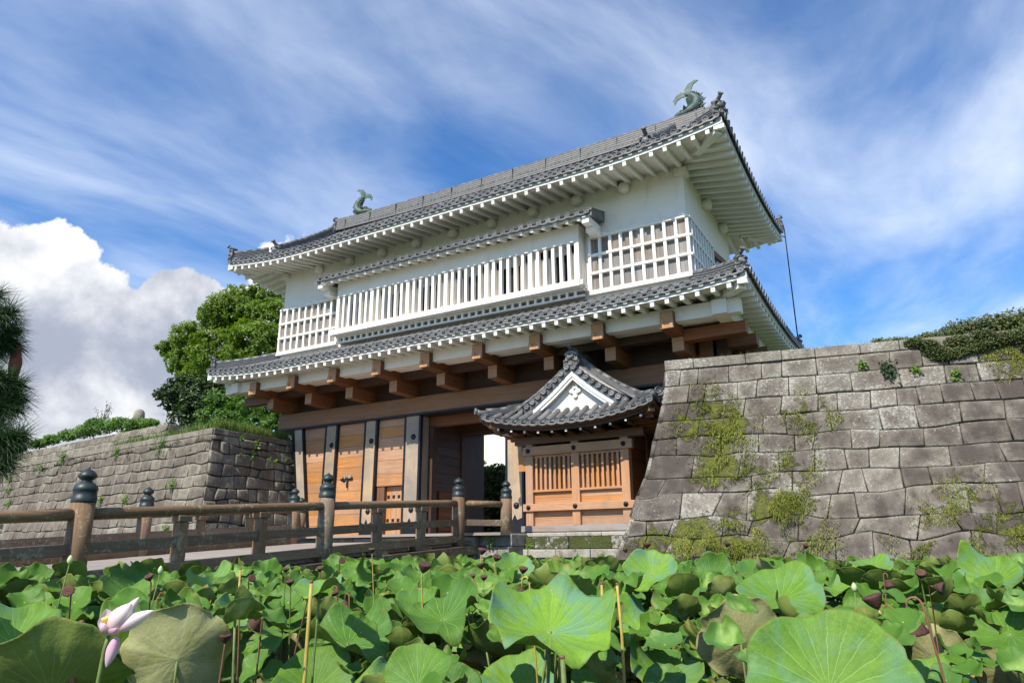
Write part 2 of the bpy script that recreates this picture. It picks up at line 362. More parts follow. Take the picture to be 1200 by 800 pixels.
# ------------------------------------------------------------------ helpers
class MB:
    """collects faces for ONE mesh object; each piece gets its own 'tone'"""
    def __init__(s): s.v = []; s.f = []; s.mi = []; s.t = []; s.sm = []
    def add(s, vs, fs, mi=0, tn=None, smooth=False):
        o = len(s.v); s.v.extend(vs)
        if tn is None: tn = (random.random(), random.random(), random.random())
        if isinstance(tn, list): s.t.extend(tn)
        else: s.t.extend([tn]*len(vs))
        for f in fs:
            s.f.append([i+o for i in f]); s.mi.append(mi); s.sm.append(smooth)
    def box(s, x0, x1, y0, y1, z0, z1, mi=0, tn=None):
        vs = [V(p) for p in ((x0, y0, z0), (x1, y0, z0), (x1, y1, z0), (x0, y1, z0), (x0, y0, z1), (x1, y0, z1), (x1, y1, z1), (x0, y1, z1))]
        s.hexa(vs, mi, tn)
    def hexa(s, vs, mi=0, tn=None):
        s.add([V(p) for p in vs], [(3, 2, 1, 0), (4, 5, 6, 7), (0, 1, 5, 4), (1, 2, 6, 5), (2, 3, 7, 6), (3, 0, 4, 7)], mi, tn)
    def beam(s, a, b, w, h, up=V((0, 0, 1)), mi=0, tn=None):
        """bar from a to b, w across, h along 'up'"""
        a, b = V(a), V(b); d = (b-a).normalized(); sd = d.cross(up).normalized(); u = sd.cross(d).normalized()
        sd, u = sd*w/2, u*h/2
        s.hexa([a-sd-u, a+sd-u, b+sd-u, b-sd-u, a-sd+u, a+sd+u, b+sd+u, b-sd+u], mi, tn)
    def prism(s, poly, ext, mi=0, tn=None):
        ext = V(ext); n = len(poly); vs = [V(p) for p in poly]
        nrm = V((0, 0, 0))
        for i in range(n): nrm += vs[i].cross(vs[(i+1) % n])
        if nrm.dot(ext) > 0: vs.reverse()
        vs = vs + [p+ext for p in vs]
        s.add(vs, [list(range(n)), list(range(2*n-1, n-1, -1))] + [(i, i+n, (i+1) % n+n, (i+1) % n)[::1] for i in range(n)], mi, tn)
    def tube(s, pts, rad, n=8, mi=0, tn=None, cap=True, smooth=True, flat=1.0, up=None):
        pts = [V(p) for p in pts]; m = len(pts)
        if not hasattr(rad, '__len__'): rad = [rad]*m
        vs = []; ref = V(up) if up else None
        for i, p in enumerate(pts):
            d = (pts[min(i+1, m-1)]-pts[max(i-1, 0)])
            if d.length < 1e-9: d = V((0, 0, 1))
            d.normalize()
            if ref is None: ref = V((0, 0, 1)) if abs(d.z) < 0.9 else V((1, 0, 0))
            a = d.cross(ref)
            if a.length < 1e-6: a = d.orthogonal()
            a.normalize(); b = a.cross(d)
            if not up: ref = b
            for k in range(n):
                th = 2*PI*k/n; vs.append(p + a*(math.cos(th)*rad[i]*flat) + b*(math.sin(th)*rad[i]))
        fs = []
        for i in range(m-1):
            for k in range(n):
                fs.append((i*n+k, i*n+(k+1) % n, (i+1)*n+(k+1) % n, (i+1)*n+k))
        s.add(vs, fs, mi, tn, smooth)
        if cap:
            o = len(s.v)-len(vs)
            s.f.append([o+k for k in range(n-1, -1, -1)]); s.mi.append(mi); s.sm.append(False)
            s.f.append([o+(m-1)*n+k for k in range(n)]); s.mi.append(mi); s.sm.append(False)
    def lathe(s, base, prof, n=20, axis=V((0, 0, 1)), mi=0, tn=None, smooth=True):
        """prof = [(r, h)] turned about axis at base"""
        ax = V(axis).normalized(); a = ax.orthogonal().normalized(); b = ax.cross(a)
        vs = []
        for r, h in prof:
            for k in range(n):
                th = 2*PI*k/n; vs.append(V(base)+ax*h+a*(r*math.cos(th))+b*(r*math.sin(th)))
        fs = [(i*n+k, i*n+(k+1) % n, (i+1)*n+(k+1) % n, (i+1)*n+k) for i in range(len(prof)-1) for k in range(n)]
        fs.append(list(range(n-1, -1, -1))); fs.append([(len(prof)-1)*n+k for k in range(n)])
        s.add(vs, fs, mi, tn, smooth)
        s.sm[-1] = s.sm[-2] = False
    def grid(s, P, nu, nv, mi=0, tn=None, smooth=True, flip=False):
        vs = [P(i/nu, j/nv) for j in range(nv+1) for i in range(nu+1)]; w = nu+1
        fs = []
        for j in range(nv):
            for i in range(nu):
                q = (j*w+i, j*w+i+1, (j+1)*w+i+1, (j+1)*w+i); fs.append(q[::-1] if flip else q)
        s.add(vs, fs, mi, tn, smooth)
    def blob(s, c, r, sub=2, amp=0.15, sc=1.5, mi=0, sq=(1, 1, 1), tn=None):
        bm = bmesh.new(); bmesh.ops.create_icosphere(bm, subdivisions=sub, radius=1.0)
        vs = []
        for v in bm.verts:
            k = 1+amp*noise.noise(v.co*sc+V(c)); vs.append(V(c)+V((v.co.x*sq[0], v.co.y*sq[1], v.co.z*sq[2]))*r*k)
        fs = [[v.index for v in f.verts] for f in bm.faces]; bm.free()
        s.add(vs, fs, mi, tn, True)
    def build(s, name, mats, parent=None, base=None, bevel=0.0):
        if base is None: base = parent['_b'] if parent is not None and '_b' in parent else (0, 0, 0)
        base = V(tuple(base))
        me = bpy.data.meshes.new(name)
        me.from_pydata([tuple(V(p)-base) for p in s.v], [], s.f)
        if not isinstance(mats, (list, tuple)): mats = [mats]
        for m in mats: me.materials.append(M[m] if isinstance(m, str) else m)
        me.polygons.foreach_set('material_index', s.mi); me.polygons.foreach_set('use_smooth', s.sm)
        at = me.color_attributes.new('tone', 'FLOAT_COLOR', 'POINT')
        fl = []
        for t in s.t: fl.extend((t[0], t[1], t[2], 1.0))
        at.data.foreach_set('color', fl)
        me.update()
        o = bpy.data.objects.new(name, me); C.objects.link(o)
        o['_b'] = tuple(base)
        if parent is not None: o.parent = parent
        else: o.location = base
        if bevel:
            b = o.modifiers.new('bevel', 'BEVEL'); b.width = bevel; b.segments = 2; b.limit_method = 'ANGLE'; b.angle_limit = math.radians(40)
        return o

def tag(o, label=None, cat=None, group=None, kind=None):
    if label: o['label'] = label
    if cat: o['category'] = cat
    if group: o['group'] = group
    if kind: o['kind'] = kind
    return o
BASES = []
def thing(name, label, cat, loc, group=None):
    o = bpy.data.objects.new(name, None); C.objects.link(o); o.location = loc
    o.empty_display_size = 0.2
    o['_b'] = tuple(loc); BASES.append(o)
    return tag(o, label, cat, group)
def copy_part(o, parent, loc=None):
    c = o.copy(); C.objects.link(c); c.parent = parent
    if loc is not None: c.location = loc
    return c
def lerp(a, b, t): return a+(b-a)*t
def interp(tab, x):
    if x <= tab[0][0]: return tab[0][1]
    for (a, b), (c, d) in zip(tab, tab[1:]):
        if x <= c: return b+(d-b)*(x-a)/(c-a)
    return tab[-1][1]
def rnd(a, b): return random.uniform(a, b)
# ================================================================== SETTING
def plane(name, pts, mat, kind='structure'):
    b = MB(); b.add([V(p) for p in pts], [list(range(len(pts)))]); o = b.build(name, mat); tag(o, kind=kind); return o
plane('ground', [(-4000, -4000, -2.4), (4000, -4000, -2.4), (4000, 4000, -2.4), (-4000, 4000, -2.4)], 'grass_soil')
b = MB(); b.box(-60, 26, 0.9, 20.4, -2.2, -1.72); tag(b.build('pond_water', 'water'), kind='structure')
# ground around the gate (top at gate floor level)
b = MB(); b.box(-25.2, -4.2, 20.42, 60, -2.2, -0.004); tag(b.build('gate_court', 'gravel'), kind='structure')
b = MB(); b.box(-25.2, -6.6, 20.40, 22.5, -0.5, 0.0); tag(b.build('gate_floor', 'deck'), kind='structure')

# ================================================================== GATE
GX0, GX1 = -24.15, -5.60          # upper wall
GY0, GY1 = 21.15, 27.25
gate = thing('castle_gate', 'two-storey white plaster castle gate with grey tiled roofs above timber doors', 'castle gate', (-14.87, 24.2, 0))

def dup_front(fn): fn()

# ---- posts, lintel, doors ------------------------------------------------
def iron_post(x0, x1, z1=4.585, y0=22.0, y1=22.6, bottom=0.55, mat='grey_z'):
    m = MB(); m.box(x0, x1, y0, y1, 0.0, z1); o = m.build('gate_post', mat, gate, bevel=0.012)
    k = MB()
    for xa, xb in ((x0-0.045, x0+0.05), (x1-0.05, x1+0.045)):
        k.box(xa, xb, y0-0.012, y0+0.14, 0.02, z1-0.002)
    # foot plate with a pointed head
    w = x1-x0; c = (x0+x1)/2
    k.prism([(x0+0.05, y0-0.003, 0.0), (x1-0.05, y0-0.003, 0.0), (x1-0.05, y0-0.003, bottom), (c+w*0.14, y0-0.003, bottom-0.07), (c, y0-0.003, bottom+0.12), (c-w*0.14, y0-0.003, bottom-0.07), (x0+0.05, y0-0.003, bottom)], (0, -0.018, 0))
    if w > 0.5:
        s = MB()
        for z in (3.75, bottom+0.42):
            s.lathe((c+0.06, y0, z), [(0.115, 0), (0.11, 0.02), (0.07, 0.06), (0.02, 0.075)], 14, V((0, -1, 0)))
        for xe in (x0-0.02, x1+0.02):
            for i in range(26): s.lathe((xe, y0-0.012, 0.35+i*0.16), [(0.022, 0), (0.012, 0.012)], 6, V((0, -1, 0)))
        k.v += []; n0 = len(k.v); k.v += s.v; k.t += s.t; k.mi += s.mi; k.sm += s.sm; k.f += [[i+n0 for i in f] for f in s.f]
    k.build('iron_plate', 'iron', o, base=gate['_b'])
    return o
iron_post(-21.86, -21.24); iron_post(-19.68, -19.08); iron_post(-17.60, -16.88); iron_post(-12.96, -12.28)
iron_post(-9.9, -9.2); iron_post(-7.2, -6.6)
# leaning end post follows the battered wall
m = MB(); m.hexa([(-23.02, 22.0, 0), (-22.55, 22.0, 0), (-22.55, 22.6, 0), (-23.02, 22.6, 0), (-23.78, 22.0, 4.585), (-23.28, 22.0, 4.585), (-23.28, 22.6, 4.585), (-23.78, 22.6, 4.585)])
o = m.build('gate_post', 'grey_z', gate, bevel=0.012)
k = MB(); k.hexa([(-22.57, 21.985, 0.02), (-22.49, 21.985, 0.02), (-22.49, 22.5, 0.02), (-22.57, 22.5, 0.02), (-23.31, 21.985, 4.583), (-23.23, 21.985, 4.583), (-23.23, 22.5, 4.583), (-23.31, 22.5, 4.583)])
k.hexa([(-23.09, 21.985, 0.02), (-23.0, 21.985, 0.02), (-23.0, 22.5, 0.02), (-23.09, 22.5, 0.02), (-23.86, 21.985, 4.583), (-23.76, 21.985, 4.583), (-23.76, 22.5, 4.583), (-23.86, 22.5, 4.583)])
k.box(-22.97, -22.6, 21.97, 22.0, 0, 0.45)
k.build('iron_plate', 'iron', o, base=gate['_b'])

m = MB(); m.box(-24.72, -5.0, 21.92, 22.66, 4.66, 5.32); m.build('lintel_beam', 'lintel', gate, bevel=0.03)
m = MB(); m.box(-24.74, -4.98, 21.90, 22.62, 4.59, 4.655); m.build('iron_strip', 'iron', gate)

def planks(xa, xb, za, zb, y, hp=0.46, xa_top=None, mat='wood_x', name='door_panel', parent=gate, thick=0.08):
    m = MB(); z = za
    while z < zb-0.02:
        h = min(hp*rnd(0.82, 1.18), zb-z)
        if zb-(z+h) < 0.12: h = zb-z
        f0 = (z-za)/(zb-za); f1 = (z+h-za)/(zb-za)
        xt = xa if xa_top is None else xa_top
        l0, l1 = lerp(xa, xt, f0), lerp(xa, xt, f1); dy = rnd(-0.004, 0.004)
        m.hexa([(l0, y+dy, z+0.004), (xb, y+dy, z+0.004), (xb, y+thick, z+0.004), (l0, y+thick, z+0.004), (l1, y+dy, z+h-0.004), (xb, y+dy, z+h-0.004), (xb, y+thick, z+h-0.004), (l1, y+thick, z+h-0.004)])
        z += h
    return m.build(name, mat, parent, bevel=0.006)
planks(-22.49, -21.905, 0.0, 4.585, 22.12, xa_top=-23.23)
planks(-21.195, -19.725, 0.0, 4.585, 22.12)
planks(-19.035, -17.645, 1.93, 4.585, 22.12)
m = MB(); m.box(-19.035, -18.66, 22.16, 22.5, 0.0, 1.93); m.build('door_jamb', 'brown_z', gate, bevel=0.01)
wd = MB()
for i in range(4): wd.box(-18.66+i*0.2545+0.002, -18.66+(i+1)*0.2545-0.002, 22.32+rnd(0, .004), 22.40, 0.05, 1.93)
wick = wd.build('wicket_door', 'wood_z', gate, bevel=0.006)
pr = None
for z in (0.35, 0.62, 1.25, 1.52):
    for i in range(4):
        x = -18.56+i*0.26
        if pr is not None: copy_part(pr[0], wick, (x-pr[1], 0, z-pr[2])); continue
        s = MB(); s.box(x-0.05, x+0.05, 22.30, 22.32, z-0.05, z+0.05)
        for q in range(4):
            a = q*PI/2+PI/4; s.lathe((x+0.05*math.cos(a), 22.312, z+0.05*math.sin(a)), [(0.035, 0), (0.02, 0.02)], 6, V((0, -1, 0)))
        pr = (s.build('door_stud', 'iron', wick, base=gate['_b']), x, z)
# latch and padlock on the middle panel
lt = MB()
lt.box(-20.95, -20.30, 22.06, 22.09, 2.27, 2.33); lt.lathe((-20.78, 22.10, 2.30), [(0.10, 0), (0.09, .03), (0.05, .05)], 14, V((0, -1, 0)))
lt.lathe((-20.38, 22.10, 2.33), [(0.08, 0), (0.07, .03), (0.03, .05)], 14, V((0, -1, 0)))
lt.tube([(-20.56, 22.07, 2.36), (-20.56, 22.05, 2.1), (-20.55, 22.06, 1.95)], 0.03, 8)
o = lt.build('door_latch', 'iron', gate)
lk = MB(); lk.box(-20.47, -20.35, 22.03, 22.07, 2.34, 2.46); lk.build('padlock', 'steel', o, base=gate['_b']); lk = MB(); lk.box(-20.72, -20.66, 22.03, 22.07, 2.32, 2.44); lk.build('padlock', 'steel', o, base=gate['_b'])

# ---- passage ------------------------------------------------------------
m = MB()
for i in range(9):
    m.box(-17.06, -16.985, 22.65, 25.0, 1.75+i*0.36, 1.75+i*0.36+0.35)
m.build('passage_wall', 'dark_y', gate, bevel=0.006)  # dark boards put the passage gloom into the colour
m = MB()
for i in range(22): m.box(-17.04, -16.99, 23.55, 25.0, 0.1+i*0.075, 0.1+i*0.075+0.055)
m.build('louvre', 'brown_y', gate)
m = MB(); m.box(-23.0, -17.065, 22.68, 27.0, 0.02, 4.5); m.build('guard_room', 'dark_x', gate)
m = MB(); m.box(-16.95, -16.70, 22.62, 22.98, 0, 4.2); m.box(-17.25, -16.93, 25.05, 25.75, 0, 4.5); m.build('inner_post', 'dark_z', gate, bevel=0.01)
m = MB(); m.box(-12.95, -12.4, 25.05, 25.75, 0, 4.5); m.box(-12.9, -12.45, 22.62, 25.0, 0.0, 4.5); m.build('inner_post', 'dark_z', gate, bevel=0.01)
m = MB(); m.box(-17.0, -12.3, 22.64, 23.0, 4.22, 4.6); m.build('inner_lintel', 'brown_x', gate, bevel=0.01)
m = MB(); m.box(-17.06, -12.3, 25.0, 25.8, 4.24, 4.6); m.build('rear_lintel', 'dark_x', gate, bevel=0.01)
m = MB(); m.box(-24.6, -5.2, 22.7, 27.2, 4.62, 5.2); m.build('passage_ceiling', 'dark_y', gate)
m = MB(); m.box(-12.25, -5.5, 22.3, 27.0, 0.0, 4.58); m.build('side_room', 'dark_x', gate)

# ---- cantilever beams ----------------------------------------------------
bx = [-24.03+i*2.245 for i in range(9)]
proto = None
for i, x in enumerate(bx):
    if proto is None:
        m = MB(); B = V(gate['_b']); b0 = V((0, B.y, 0))
        # a notched head: the lower half of the end grain stands 30 mm proud as a U
        m.box(-0.205, 0.205, 19.78, 22.6, 5.79, 6.32); m.box(-0.19, 0.19, 19.776, 19.7795, 5.80, 6.31, 1)  # paler end sheet paints in sunlit end grain against shade-dark sides
        m.box(-0.207, -0.09, 19.735, 19.775, 5.79, 6.03, 1); m.box(0.09, 0.207, 19.735, 19.775, 5.79, 6.03, 1); m.box(-0.09, 0.09, 19.735, 19.775, 5.79, 5.90, 1)
        proto = m.build('cantilever_beam', ['brown_y', 'wood_x'], gate, base=(0, B.y, 0), bevel=0.012)
        m = MB(); m.box(-0.19, 0.19, 20.78, 22.6, 5.325, 5.785); m.box(-0.18, 0.18, 20.772, 20.778, 5.335, 5.775, 1); proto2 = m.build('bearing_beam', ['brown_y', 'wood_x'], gate, base=(0, B.y, 0), bevel=0.012)  # front sheet again paler, a painted sunlit end
        proto.location = (x-B.x, 0, 0); proto2.location = (x-B.x, 0, 0)
    else:
        copy_part(proto, gate, (x-B.x, 0, 0)); copy_part(proto2, gate, (x-B.x, 0, 0))
m = MB(); m.box(-24.9, -4.9, 22.2, 22.7, 5.33, 6.4); m.build('upper_wall_plate', 'dark_x', gate)
m = MB(); m.box(-24.6, -4.9, 21.0, 21.35, 5.84, 6.28); m.build('tie_beam', 'dark_x', gate, bevel=0.01)
# white purlins under the lower eave
m = MB(); m.box(-26.0, -3.95, 19.98, 20.33, 6.02, 6.47); m.box(-25.8, -4.3, 20.34, 20.98, 6.10, 6.13); m.build('eave_purlin', 'plaster', gate, bevel=0.01)
for sx, x0, x1 in ((1, -4.72, -4.30), (-1, -25.45, -25.03)):
    m = MB(); m.box(x0, x1, 19.80, 29.2, 6.0, 6.44); m.build('eave_purlin', 'plaster', gate, bevel=0.01)
    xs = (-5.6, -4.32) if sx > 0 else (-25.4, -24.1)
    for y in (20.95, 22.45, 24.2, 26.0, 27.6):
        q = MB(); q.box(xs[0]-0.3, xs[1]+(0.32 if sx > 0 else 0), y-0.19, y+0.19, 5.62, 5.99); q.build('side_beam', 'brown_x', gate, bevel=0.012)
m = MB(); m.box(-5.75, -5.35, 22.0, 27.3, 0, 5.9)
o = m.build('side_wall', 'brown_z', gate)
m = MB()
for i in range(9): m.box(-5.345, -5.25, 22.2+i*0.6, 22.36+i*0.6, 0.2, 5.9)
m.build('side_pilaster', 'grey_z', gate)
m = MB(); m.box(-24.6, -24.2, 22.7, 27.3, 0, 5.9); m.build('side_wall', 'brown_z', gate)
m = MB(); m.box(-24.2, -5.6, 26.95, 27.3, 4.6, 6.4); m.build('rear_wall', 'plaster', gate)

# ---- upper storey ---------------------------------------------------------
m = MB(); m.box(GX0, GX1, GY0, GY1, 6.42, 12.1); m.build('upper_wall', 'plaster', gate)
LZ0, LZ1 = 7.90, 9.90
# ================================================================== roofs
class Slope:
    """one roof face: eave from A along eu, rising inwards along ei"""
    def __init__(s, A, eu, ei, Lg, run, z0, prof, sori, slen):
        s.A, s.eu, s.ei, s.L, s.run, s.z0, s.prof, s.sori, s.slen = V(A), V(eu), V(ei), Lg, run, z0, prof, sori, slen
    def up(s, u):
        d = min(u, s.L-u); return s.sori*max(0.0, (s.slen-d)/s.slen)**2
    def P(s, u, r, dz=0.0):
        f = max(0.0, 1-max(r, 0)/(s.run*1.0))
        return s.A+s.eu*u+s.ei*r+V((0, 0, s.z0+s.prof(r)+s.up(u)*f+dz))

def roof_tiles(sl, parent, rend, spacing=0.33, rr=0.088, name='roof_slope', disc=0.106, nseg=7, mats=('tile', 'tile_light'), base_mat=None, ustart=None, uend=None, drip=True):
    """round-tile rows, flat tile bed with stepped courses, eave discs and drip tiles"""
    m = MB(); u0 = spacing*0.5 if ustart is None else ustart; u1 = sl.L-spacing*0.5 if uend is None else uend
    n = max(1, round((u1-u0)/spacing)); sp = (u1-u0)/n
    us = [u0+i*sp for i in range(n+1)]
    # bed, each column between rows dips a little; courses lap like flat tiles
    for i in range(-1, n+1):
        ua = us[i] if i >= 0 else 0.0
        ub = us[i+1] if i < n else sl.L
        if ub-ua < 1e-4: continue
        ra, rb = rend(ua), rend(ub); rm = max(rend((ua+ub)/2), 0.02)
        nc = max(1, int(max(ra, rb, rm)/0.30)); vs = []; fs = []
        for c in range(nc):
            f0, f1 = c/nc, (c+1)/nc; lift = 0.028
            o = len(vs)
            for f, dz in ((f0, lift), (f1, 0.0)):
                vs += [sl.P(ua, ra*f-0.06*(1-f), dz), sl.P((ua+ub)/2, rm*f-0.06*(1-f), dz-0.035), sl.P(ub, rb*f-0.06*(1-f), dz)]
            fs += [(o, o+1, o+4, o+3), (o+1, o+2, o+5, o+4)]
            if c:
                fs += [(o-3, o-2, o+1, o), (o-2, o-1, o+2, o+1)]
        m.add(vs, fs, 0, None, False)
    for u in us:
        r1 = rend(u)
        if r1 < 0.12: continue
        k = max(2, int(r1/0.5)); ps = [(-0.07+(r1+0.07)*i/k) for i in range(k+1)]
        vs = []
        for r in ps:
            p = sl.P(u, r); d = (sl.P(u, r+0.05)-sl.P(u, r-0.05)).normalized(); nn = sl.eu.cross(d).normalized()
            if nn.z < 0: nn = -nn
            for q in range(nseg):
                th = PI*q/(nseg-1); vs.append(p+sl.eu*(math.cos(th)*rr)+nn*(math.sin(th)*rr*1.05+0.015))
        fs = [(i*nseg+q, i*nseg+q+1, (i+1)*nseg+q+1, (i+1)*nseg+q) for i in range(k) for q in range(nseg-1)]
        tn = (random.random(), random.random(), random.random())
        m.add(vs, fs, 0, tn, True)
        # end disc with raised rim and boss
        p = sl.P(u, -0.085, 0.028); out = (-sl.ei+V((0, 0, -0.12))).normalized()
        tn = (0.45+0.55*random.random(), random.random(), random.random())
        m.lathe(p-out*0.05, [(disc, 0), (disc, 0.06), (disc*0.80, 0.06), (disc*0.76, 0.042), (disc*0.36, 0.042), (disc*0.28, 0.056), (0.004, 0.058)], 14, out, 0, tn, False)
    if drip:
        for i in range(n):
            um = (us[i]+us[i+1])/2; w = sp*0.5-0.01; vs = []
            k = 8
            for j in range(k+1):
                x = -w+2*w*j/k; s_ = (x/w)**2
                zt = -0.045+0.05*s_; zb = -0.045-0.040*(1-s_)-0.014
                for yy in (-0.085, -0.055):
                    vs += [sl.P(um+x, yy, zt), sl.P(um+x, yy, zb)]
            fs = []
            for j in range(k):
                o = 4*j
                fs += [(o, o+1, o+5, o+4), (o+3, o+2, o+6, o+7), (o+1, o+3, o+7, o+5), (o+2, o, o+4, o+6)]
            m.add(vs, fs, 0, (0.35+0.6*random.random(), 0.5, 0.5), False)
    return m.build(name, list(mats), parent)

def eave_strip(sl, r0, r1, z0, z1, parent, name, mat, ua=0.0, ub=None, n=None):
    """curved board following the eave: section r0..r1 by z0..z1 (relative to the tile bed at the eave)"""
    ub = sl.L if ub is None else ub; n = n or max(4, int((ub-ua)/0.4)); m = MB(); vs = []; fs = []
    for i in range(n+1):
        u = ua+(ub-ua)*i/n
        for r, z in ((r0, z0), (r1, z0), (r1, z1), (r0, z1)):
            uu = min(max(u, r), sl.L-r) if ua == 0 and ub == sl.L else u
            p = sl.A+sl.eu*uu+sl.ei*r+V((0, 0, sl.z0+z+sl.up(u))); vs.append(p)
    for i in range(n):
        o = 4*i; fs += [(o, o+1, o+5, o+4), (o+1, o+2, o+6, o+5), (o+2, o+3, o+7, o+6), (o+3, o, o+4, o+7)]
    fs += [(0, 3, 2, 1), (4*n, 4*n+1, 4*n+2, 4*n+3)]
    m.add(vs, fs, 0, (0.5, 0.5, 0.5)); return m.build(name, mat, parent)

def ridge_stack(pts, w, h, parent, name, courses=4, cap=True, lip=0.025, mats=('tile', 'tile_light'), cap_r=None, wave=None):
    """a built-up ridge of flat tile courses under a line of round cap tiles, along a polyline"""
    m = MB(); pts = [V(p) for p in pts]
    if wave:                                     # a course of pierced pattern tiles along both sides
        x = pts[0].x+0.2
        while x < pts[-1].x-0.2:
            for sgn in (-1, 1): m.box(x, x+0.10, pts[0].y+sgn*wave[0]-0.025, pts[0].y+sgn*wave[0]+0.025, wave[1], wave[1]+0.06, 0)
            x += 0.19
        x = pts[0].x+0.6
        while x < pts[-1].x-0.2: m.box(x, x+0.014, pts[0].y-0.32, pts[0].y+0.32, pts[20].z+0.03, pts[20].z+h, 0); x += 1.62
    for c in range(courses):
        z0, z1 = h*c/courses, h*(c+0.78)/courses; ww = w*(1-0.35*c/courses)
        for zz0, zz1, g in ((z0, z1, -lip), (z1, h*(c+1)/courses, 0.0)):
            vs = []; fs = []
            for i, p in enumerate(pts):
                d = pts[min(i+1, len(pts)-1)]-pts[max(i-1, 0)]; sd = V((d.y, -d.x, 0)).normalized()*(ww/2+g)
                vs += [p-sd+V((0, 0, zz0)), p+sd+V((0, 0, zz0)), p+sd+V((0, 0, zz1)), p-sd+V((0, 0, zz1))]
            for i in range(len(pts)-1):
                o = 4*i; fs += [(o+j, o+(j+1) % 4, o+4+(j+1) % 4, o+4+j) for j in range(4)]
            e = 4*(len(pts)-1); fs += [(0, 3, 2, 1), (e, e+1, e+2, e+3)]
            m.add(vs, fs, 1 if len(mats) > 1 else 0, (0.3+0.5*random.random(), 0.5, 0.5))
    if cap:
        r = cap_r or w*0.36
        # cap tiles laid end to end
        tot = [0.0]
        for a, b_ in zip(pts, pts[1:]): tot.append(tot[-1]+(b_-a).length)
        def at(t):
            for i in range(len(pts)-1):
                if t <= tot[i+1] or i == len(pts)-2: return pts[i].lerp(pts[i+1], (t-tot[i])/max(1e-6, tot[i+1]-tot[i]))
        k = max(1, int(tot[-1]/0.34)); step = tot[-1]/k
        for i in range(k):
            m.tube([at(i*step)+V((0, 0, h+r*0.25)), at((i+1)*step)+V((0, 0, h+r*0.25))], [r*1.05, r*0.95], 10, 0, None, True, True)
    return m.build(name, list(mats), parent)

def ridge_end(p, d, size, parent, name='ridge_end_tile', mats=('tile',), horn=True):
    """onigawara: a broad relief plate across the ridge end, scroll shoulders, round tiles below, a long round tile jutting over the top"""
    p, d = V(p), V(d).normalized(); sd = V((d.y, -d.x, 0)).normalized(); up = V((0, 0, 1)); s = size; m = MB()
    prof = [(-0.50, 0), (-0.56, 0.16), (-0.44, 0.30), (-0.40, 0.52), (-0.47, 0.66), (-0.34, 0.80), (-0.16, 0.88), (0, 0.92)]
    poly = [p+sd*(x*s)+up*(z*s) for x, z in prof]+[p+sd*(-x*s)+up*(z*s) for x, z in prof[-2::-1]]
    m.prism(poly, d*(0.17*s))
    f = p+d*(0.17*s)
    m.blob(f+up*0.46*s, 0.25*s, 2, 0.5, 3.0/s, sq=(1, 1, 0.9))
    for x in (-1, 1):
        m.tube([f+sd*(x*0.10*s)+up*0.62*s, f+d*0.12*s+sd*(x*0.24*s)+up*0.74*s, f+d*0.10*s+sd*(x*0.36*s)+up*0.62*s, f+d*0.06*s+sd*(x*0.30*s)+up*0.50*s], [0.085*s, 0.075*s, 0.06*s, 0.03*s], 8)
        m.tube([f+sd*(x*0.12*s)+up*0.30*s, f+d*0.10*s+sd*(x*0.30*s)+up*0.20*s, f+d*0.08*s+sd*(x*0.46*s)+up*0.16*s, f+d*0.06*s+sd*(x*0.50*s)+up*0.30*s], [0.09*s, 0.08*s, 0.07*s, 0.03*s], 8)
        m.lathe(f+sd*(x*0.36*s)+up*(-0.02*s), [(0.15*s, -0.08), (0.15*s, 0.10*s), (0.11*s, 0.10*s), (0.10*s, 0.07*s), (0.01, 0.09*s)], 12, d)
    m.lathe(f+up*0.04*s, [(0.15*s, -0.08), (0.15*s, 0.16*s), (0.11*s, 0.16*s), (0.10*s, 0.13*s), (0.01, 0.15*s)], 12, d)
    if horn:
        a = p-d*0.35*s+up*0.90*s; b_ = p+d*0.20*s+up*1.02*s; c = p+d*0.42*s+up*1.20*s
        m.tube([a, b_, c], [0.12*s, 0.13*s, 0.14*s], 12)
        ax = (c-b_).normalized(); m.lathe(c, [(0.175*s, -0.03*s), (0.175*s, 0.05*s), (0.13*s, 0.05*s), (0.12*s, 0.02*s), (0.01, 0.04*s)], 14, ax)
    return m.build(name, list(mats), parent)

def rafters(sl, parent, spacing, r0, r1, zt0, zt1, w, h, name='rafter', skip=0.0, first=None, as_parts=True, mat='white_wood', lim=None):
    """square rafters: top at zt0 (outer end r0) to zt1 (inner end r1) relative to bed height at eave"""
    n = int((sl.L-2*skip)/spacing); off = (sl.L-n*spacing)/2
    pr = None; allm = MB(); B = V(parent['_b']) if '_b' in parent else V(gate['_b'])
    for i in range(n+1):
        u = off+i*spacing
        rin = min(r1, max(r0+0.25, min(u, sl.L-u)-0.12))
        zin = zt0+(zt1-zt0)*(rin-r0)/(r1-r0)
        z = sl.z0+sl.up(u)
        def mk(mm, base_u, zz):
            a = sl.A+sl.eu*base_u+sl.ei*r0+V((0, 0, zz+zt0-h/2)); b_ = sl.A+sl.eu*base_u+sl.ei*rin+V((0, 0, zz+zin-h/2-sl.up(u)*0.55*(rin-r0)/(r1-r0)))
            mm.beam(a, b_, w, h)
        if not as_parts: mk(allm, u, z); continue
        full = abs(rin-r1) < 1e-6 and sl.up(u) < 1e-6
        if full and pr is not None:
            c = copy_part(pr[0], parent, pr[0].location+sl.eu*(u-pr[1])); continue
        m = MB(); mk(m, u, z); o = m.build(name, mat, parent, base=tuple(B), bevel=0.006)
        if full: pr = (o, u)
    if not as_parts:
        o = allm.build(name, mat, parent, base=tuple(B)); o['kind'] = 'stuff'; return o

